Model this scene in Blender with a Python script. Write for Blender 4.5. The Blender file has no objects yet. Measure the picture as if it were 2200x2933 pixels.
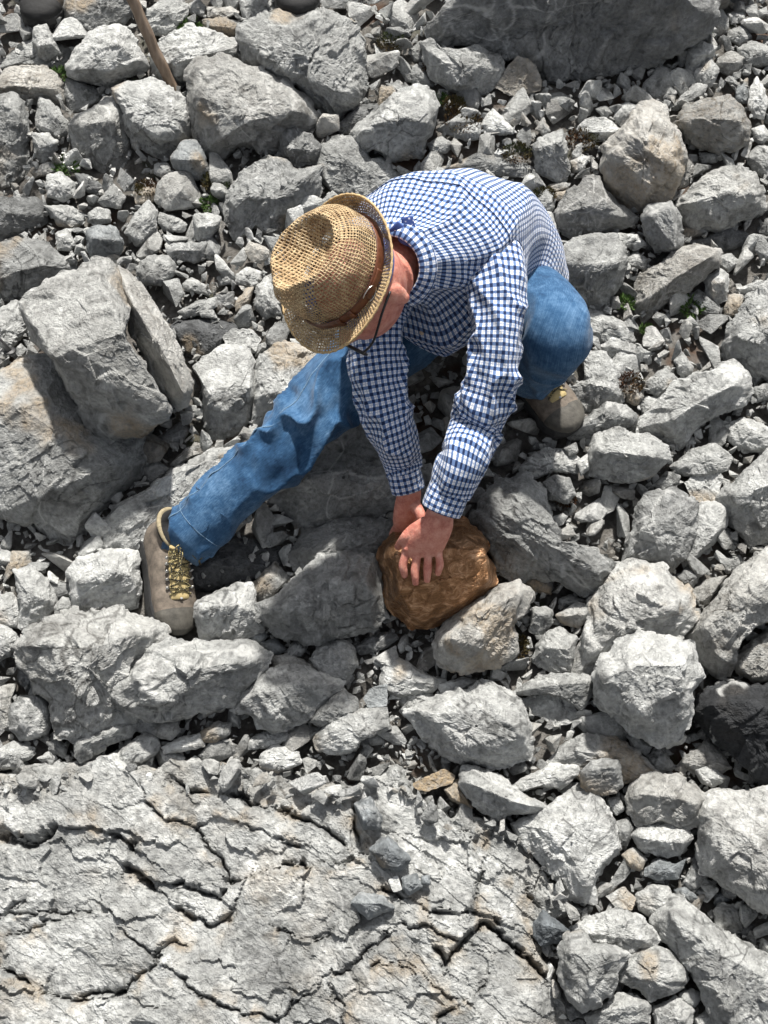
import bpy, bmesh, math, random
import numpy as np
from mathutils import Vector, Matrix
random.seed(7); rng = np.random.default_rng(11)
scn = bpy.context.scene
COL = scn.collection
# ------------------------------------------------------------------ camera
F_PX = 3540.0; W_PX, H_PX = 2200.0, 2933.0
D0 = 3.1                                   # metres from the lens to the slope at the picture centre
PITCH = math.radians(45); SLOPE = math.radians(25)
R_ = np.array([1.0, 0, 0]); U_ = np.array([0, math.sin(PITCH), math.cos(PITCH)]); FW = np.array([0, math.cos(PITCH), -math.sin(PITCH)])
CAM = -D0 * FW
GN = np.array([0, -math.sin(SLOPE), math.cos(SLOPE)])     # slope normal
cd = bpy.data.cameras.new('camera'); cam = bpy.data.objects.new('camera', cd); COL.objects.link(cam)
cd.sensor_fit = 'VERTICAL'; cd.sensor_height = 36.0; cd.lens = 36.0 * F_PX / H_PX
cd.clip_start = 0.05; cd.clip_end = 500
cam.location = Vector(CAM); cam.rotation_euler = (math.pi/2 - PITCH, 0, 0)
scn.camera = cam
# ------------------------------------------------------------------ daylight
SUN_EL, SUN_AZ = math.radians(74), math.radians(16)        # azimuth measured from +Y (upslope) towards +X
SUN = np.array([math.sin(SUN_AZ)*math.cos(SUN_EL), math.cos(SUN_AZ)*math.cos(SUN_EL), math.sin(SUN_EL)])
world = bpy.data.worlds.new('World'); scn.world = world; world.use_nodes = True
wn = world.node_tree; bg = wn.nodes['Background']
sky = wn.nodes.new('ShaderNodeTexSky'); sky.sky_type = 'NISHITA'; sky.sun_disc = False
sky.sun_elevation = SUN_EL; sky.sun_rotation = SUN_AZ; sky.air_density = 1.0; sky.dust_density = 3.0; sky.ozone_density = 0.6
hs = wn.nodes.new('ShaderNodeHueSaturation'); hs.inputs['Saturation'].default_value = 0.3      # thin high cloud
wn.links.new(sky.outputs['Color'], hs.inputs['Color']); wn.links.new(hs.outputs['Color'], bg.inputs['Color']); bg.inputs['Strength'].default_value = 0.072
sl = bpy.data.lights.new('sun', 'SUN'); sl.energy = 4.0; sl.angle = math.radians(2.5); sl.color = (1.0, 0.965, 0.91)
so = bpy.data.objects.new('sun', sl); COL.objects.link(so)
so.rotation_euler = Vector(SUN).to_track_quat('Z', 'Y').to_euler()
scn.view_settings.view_transform = 'Standard'; scn.view_settings.look = 'None'
scn.view_settings.exposure = 1.08; scn.view_settings.gamma = 1.0; scn.view_settings.use_curve_mapping = False
scn.render.engine = 'CYCLES'
cy = scn.cycles; cy.max_bounces = 5; cy.diffuse_bounces = 2; cy.glossy_bounces = 2; cy.transparent_max_bounces = 8; cy.use_adaptive_sampling = True; cy.adaptive_threshold = 0.025; cy.use_denoising = True
# ------------------------------------------------------------------ helpers
def ground_depth(px, py, lift=0.0):
    """distance along the optical axis at which the ray through a photo point meets the slope raised by lift"""
    b = (H_PX/2 - np.asarray(py, float)) / F_PX
    k1, k2 = -GN @ FW, GN @ U_
    return (D0*k1 - lift) / (k1 - k2*b)
def Wp(px, py, d):
    px = np.asarray(px, float); py = np.asarray(py, float); d = np.asarray(d, float)
    a = (px - W_PX/2)/F_PX*d; b = (H_PX/2 - py)/F_PX*d
    return CAM + a[..., None]*R_ + b[..., None]*U_ + d[..., None]*FW
def to_px(P):
    q = np.asarray(P) - CAM; d = q @ FW
    return W_PX/2 + F_PX*(q @ R_)/d, H_PX/2 - F_PX*(q @ U_)/d
def camdir(x, y, z):
    """a direction given as image right, image up, towards the lens"""
    v = x*R_ + y*U_ - z*FW
    return v/np.linalg.norm(v)
def _h(ix, iy, iz, s):
    h = (ix.astype(np.int64)*73856093) ^ (iy.astype(np.int64)*19349663) ^ (iz.astype(np.int64)*83492791) ^ (s*2654435761)
    h &= 0xffffffff; h = ((h ^ (h >> 16))*0x45d9f3b) & 0xffffffff; h = ((h ^ (h >> 16))*0x45d9f3b) & 0xffffffff
    return ((h ^ (h >> 16)) & 0xffffff)/16777216.0
def vnoise(P, s=0):
    i = np.floor(P); f = P - i; f = f*f*(3 - 2*f); i = i.astype(np.int64); r = 0
    for dx in (0, 1):
        for dy in (0, 1):
            for dz in (0, 1):
                w = (f[:, 0] if dx else 1-f[:, 0])*(f[:, 1] if dy else 1-f[:, 1])*(f[:, 2] if dz else 1-f[:, 2])
                r = r + w*_h(i[:, 0]+dx, i[:, 1]+dy, i[:, 2]+dz, s)
    return r*2 - 1
def fbm(P, o=3, s=0):
    r = 0; a = 1.0
    for k in range(o): r = r + a*vnoise(P*2.03**k, s+k); a *= .5
    return r
def facets(P, s=0, grad=1.1, step=.6):
    """piecewise planar fracture relief: every cell is a tilted plane, cells meet in steps"""
    i0 = np.floor(P - .5).astype(np.int64); best = np.full(len(P), 9.); val = np.zeros(len(P))
    for dx in (0, 1):
        for dy in (0, 1):
            for dz in (0, 1):
                x, y, z = i0[:, 0]+dx, i0[:, 1]+dy, i0[:, 2]+dz
                c = np.stack([x + .15+.7*_h(x, y, z, s+1), y + .15+.7*_h(x, y, z, s+2), z + .15+.7*_h(x, y, z, s+3)], 1)
                q = P - c; d = (q*q).sum(1); m = d < best
                v = step*(_h(x, y, z, s+4)-.5) + grad*((_h(x, y, z, s+5)-.5)*q[:, 0] + (_h(x, y, z, s+6)-.5)*q[:, 1] + (_h(x, y, z, s+7)-.5)*q[:, 2])
                best = np.where(m, d, best); val = np.where(m, v, val)
    return val
def rand_rot(r):
    q = r.normal(size=4); q /= np.linalg.norm(q); w, x, y, z = q
    return np.array([[1-2*(y*y+z*z), 2*(x*y-z*w), 2*(x*z+y*w)], [2*(x*y+z*w), 1-2*(x*x+z*z), 2*(y*z-x*w)], [2*(x*z-y*w), 2*(y*z+x*w), 1-2*(x*x+y*y)]])
def mesh_np(name, V, faces, mat=None, smooth=False, uv=None, attrs=None, mats=None):
    """faces: list of int arrays (n,3) / (n,4)"""
    me = bpy.data.meshes.new(name); V = np.asarray(V, np.float32)
    loops = np.concatenate([f.ravel() for f in faces]).astype(np.int32)
    tot = np.concatenate([np.full(len(f), f.shape[1], np.int32) for f in faces])
    st = np.concatenate([[0], np.cumsum(tot)[:-1]]).astype(np.int32)
    me.vertices.add(len(V)); me.vertices.foreach_set('co', V.ravel())
    me.loops.add(len(loops)); me.loops.foreach_set('vertex_index', loops)
    me.polygons.add(len(tot)); me.polygons.foreach_set('loop_start', st); me.polygons.foreach_set('loop_total', tot)
    me.polygons.foreach_set('use_smooth', np.full(len(tot), smooth))
    me.update(calc_edges=True)
    if uv is not None:
        l = me.uv_layers.new(name='UVMap'); l.data.foreach_set('uv', np.asarray(uv, np.float32)[loops].ravel())
    for k, a in (attrs or {}).items():
        at = me.attributes.new(k, 'FLOAT', 'POINT'); at.data.foreach_set('value', np.broadcast_to(np.asarray(a, np.float32), (len(V),)).copy())
    if mat: me.materials.append(mat)
    me.validate()
    return me
def link(name, me, loc=(0, 0, 0), parent=None):
    o = bpy.data.objects.new(name, me); COL.objects.link(o); o.location = Vector(loc)
    if parent: o.parent = parent
    return o
def tag(o, label=None, cat=None, group=None, kind=None):
    for k, v in (('label', label), ('category', cat), ('group', group), ('kind', kind)):
        if v: o[k] = v
    return o
def vnormals(V, F4):
    a, b, c, d = (V[F4[:, k]] for k in range(4))
    n = np.cross(c-a, d-b); N = np.zeros_like(V)
    for k in range(4): np.add.at(N, F4[:, k], n)
    return N/(np.linalg.norm(N, axis=1, keepdims=True)+1e-12)
# ------------------------------------------------------------------ materials
class NT:
    def __init__(s, name):
        s.m = bpy.data.materials.new(name); s.m.use_nodes = True; s.t = s.m.node_tree; s.b = s.t.nodes['Principled BSDF']
    def n(s, ty, **k):
        x = s.t.nodes.new('ShaderNode'+ty)
        for a, v in k.items():
            if a.startswith('i_'): s.put(x.inputs[a[2:].replace('_', ' ')], v)
            else: setattr(x, a, v)
        return x
    def put(s, sock, v):
        if hasattr(v, 'is_linked') or isinstance(v, bpy.types.NodeSocket): s.t.links.new(v, sock)
        else: sock.default_value = v
    def math(s, op, a, b=0.0, c=0.0, clamp=False):
        x = s.n('Math', operation=op, use_clamp=clamp)
        for i, v in enumerate((a, b, c)): s.put(x.inputs[i], v)
        return x.outputs[0]
    def mix(s, f, a, b, mode='MIX'):
        x = s.n('Mix', data_type='RGBA', blend_type=mode); s.put(x.inputs[0], f); s.put(x.inputs[6], a); s.put(x.inputs[7], b); return x.outputs[2]
    def ramp(s, f, stops, interp='LINEAR'):
        x = s.n('ValToRGB'); s.put(x.inputs[0], f); e = x.color_ramp.elements; x.color_ramp.interpolation = interp
        while len(e) < len(stops): e.new(.5)
        for k, (p, c) in enumerate(stops):
            e[k].position = p; e[k].color = (c, c, c, 1) if not hasattr(c, '__len__') else (*c, 1)
        return x.outputs[0]
    def noise(s, vec, scale, detail=4, rough=.6, dist=0.0):
        x = s.n('TexNoise'); s.put(x.inputs['Vector'], vec); x.inputs['Scale'].default_value = scale; x.inputs['Detail'].default_value = detail
        x.inputs['Roughness'].default_value = rough; x.inputs['Distortion'].default_value = dist; return x.outputs[0]
    def voro(s, vec, scale, feature='F1', out='Distance'):
        x = s.n('TexVoronoi', feature=feature); s.put(x.inputs['Vector'], vec); x.inputs['Scale'].default_value = scale; return x.outputs[out]
    def bump(s, h, strength, dist, normal=None):
        x = s.n('Bump'); x.inputs['Strength'].default_value = strength; x.inputs['Distance'].default_value = dist
        s.put(x.inputs['Height'], h)
        if normal is not None: s.put(x.inputs['Normal'], normal)
        return x.outputs[0]
    def attr(s, name): return s.n('Attribute', attribute_name=name).outputs['Fac']
    def out(s, **k):
        for a, v in k.items(): s.put(s.b.inputs[a.replace('_', ' ')], v)
        return s.m
def cell_edges(P, s=0):
    i0 = np.floor(P - .5).astype(np.int64); f1 = np.full(len(P), 9.); f2 = np.full(len(P), 9.)
    for dx in (0, 1):
        for dy in (0, 1):
            for dz in (0, 1):
                x, y, z = i0[:, 0]+dx, i0[:, 1]+dy, i0[:, 2]+dz
                c = np.stack([x + .15+.7*_h(x, y, z, s+1), y + .15+.7*_h(x, y, z, s+2), z + .15+.7*_h(x, y, z, s+3)], 1)
                d = np.sqrt(((P-c)**2).sum(1)); f2 = np.where(d < f1, f1, np.minimum(f2, d)); f1 = np.minimum(f1, d)
    return f2-f1
def sstep(x, a, b):
    t = np.clip((x-a)/(b-a), 0, 1); return t*t*(3-2*t)
def mineral(P, seed, veiny=1.0, tone=.5):
    """stone colour at each vertex: mottling, pale scuffs, calcite veins, ochre weathering, plus painted pit shadows"""
    o = (seed % 83)*1.37; Q = P + o
    big = fbm(Q*6, 2, seed % 17); mid = fbm(Q*28, 3, 4); fin = vnoise(Q*130, 6)
    shade = 1 + .19*big + .25*mid + .17*fin
    sc = sstep(fbm(Q*13, 4, 8), .30, .62)*sstep(fbm(Q*110, 2, 3), -.1, .5)
    shade = shade*(1 + .42*sc) - .22*sstep(fbm(Q*19, 3, 12), .35, .8)
    shade = shade*(1 - .38*sstep(vnoise(Q*62, 71), .42, .8)) + .12*sstep(vnoise(Q*90, 73), .5, .9)  # dark pits: tiny shadows painted into the colour, with pale flecks
    dq = Q + .05*np.stack([vnoise(Q*11, 1), vnoise(Q*11, 2), vnoise(Q*11, 3)], 1)
    e1 = cell_edges(dq*7, 3); m1 = .85*sstep(.045-e1, 0, .035)*sstep(fbm(Q*4.3, 1, 5), .08, .25)
    e2 = cell_edges(dq*np.array([24, 24, 15]), 9); m2 = .7*sstep(.075-e2, 0, .055)*sstep(fbm(Q*6, 1, 25), .22, .4)
    e3 = cell_edges(dq*10.3, 29); jt = sstep(.05-e3, 0, .04)*sstep(fbm(Q*5, 1, 45), .28, .42)
    vein = np.clip(np.maximum(m1, m2)*veiny, 0, 1)
    return np.clip(shade, .4, 1.6)*(1-.6*jt), vein, .6*sstep(fbm(Q*4.6, 4, 55), .48, .85)
def rock_material():
    t = NT('limestone'); co = t.n('TexCoord').outputs['Object']
    tone = t.attr('tone'); warm = t.attr('warm'); shade = t.attr('shade'); vein = t.attr('vein')
    fine = t.noise(co, 105, 4, .74)
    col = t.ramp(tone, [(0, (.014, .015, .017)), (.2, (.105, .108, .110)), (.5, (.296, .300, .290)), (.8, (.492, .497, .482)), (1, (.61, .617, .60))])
    col = t.mix(1.0, col, t.math('MULTIPLY', shade, t.ramp(fine, [(.25, .62), (.5, 1.0), (.75, 1.32)])), 'MULTIPLY')
    col = t.mix(t.math('MULTIPLY', vein, .55), col, (.60, .60, .58, 1))
    col = t.mix(t.math('MULTIPLY', t.attr('cool'), .75), col, t.mix(1.0, (.135, .165, .19, 1), shade, 'MULTIPLY'))
    col = t.mix(t.math('MULTIPLY', warm, t.ramp(fine, [(.35, .35), (.6, 1)])), col, (.36, .27, .165, 1))
    return t.out(Base_Color=col, Roughness=.9, Normal=t.bump(fine, 1.0, .012), Specular_IOR_Level=.2)
M_ROCK = rock_material()
def soil_material():
    t = NT('soil'); co = t.n('TexCoord').outputs['Object']
    c = t.ramp(t.noise(co, 30, 6, .7), [(.3, (.045, .04, .034)), (.5, (.12, .112, .10)), (.7, (.22, .21, .195))])
    c = t.mix(t.ramp(t.noise(co, 4.5, 4, .6), [(.56, 0), (.66, .8)]), c, (.075, .033, .013, 1))
    c = t.mix(t.ramp(t.noise(co, 6.5, 4, .6, .5), [(.60, 0), (.7, .8)]), c, (.035, .042, .012, 1))
    return t.out(Base_Color=c, Roughness=.95, Normal=t.bump(t.noise(co, 120, 6, .75), .8, .012))
# ------------------------------------------------------------------ the slope
def build_ground():
    xs = np.concatenate([np.linspace(-40, -2.2, 20), np.linspace(-2.1, 2.1, 170), np.linspace(2.2, 40, 20)])
    ys = np.concatenate([np.linspace(-40, -2.3, 20), np.linspace(-2.2, 2.6, 190), np.linspace(2.7, 45, 20)])
    X, Y = np.meshgrid(xs, ys); P = np.stack([X.ravel(), Y.ravel(), 0*X.ravel()], 1)
    T = np.stack([P[:, 0], P[:, 1]*math.cos(SLOPE), P[:, 1]*math.sin(SLOPE)], 1)
    h = .018*fbm(P*5, 3, 3) + .006*fbm(P*25, 2, 5) - .018
    T += GN*h[:, None]
    nx = len(xs); i = np.arange(nx-1)[None, :] + nx*np.arange(len(ys)-1)[:, None]; i = i.ravel()
    F = np.stack([i, i+1, i+nx+1, i+nx], 1)
    o = link('ground', mesh_np('ground', T, [F], soil_material(), True)); tag(o, kind='structure')
build_ground()
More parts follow.
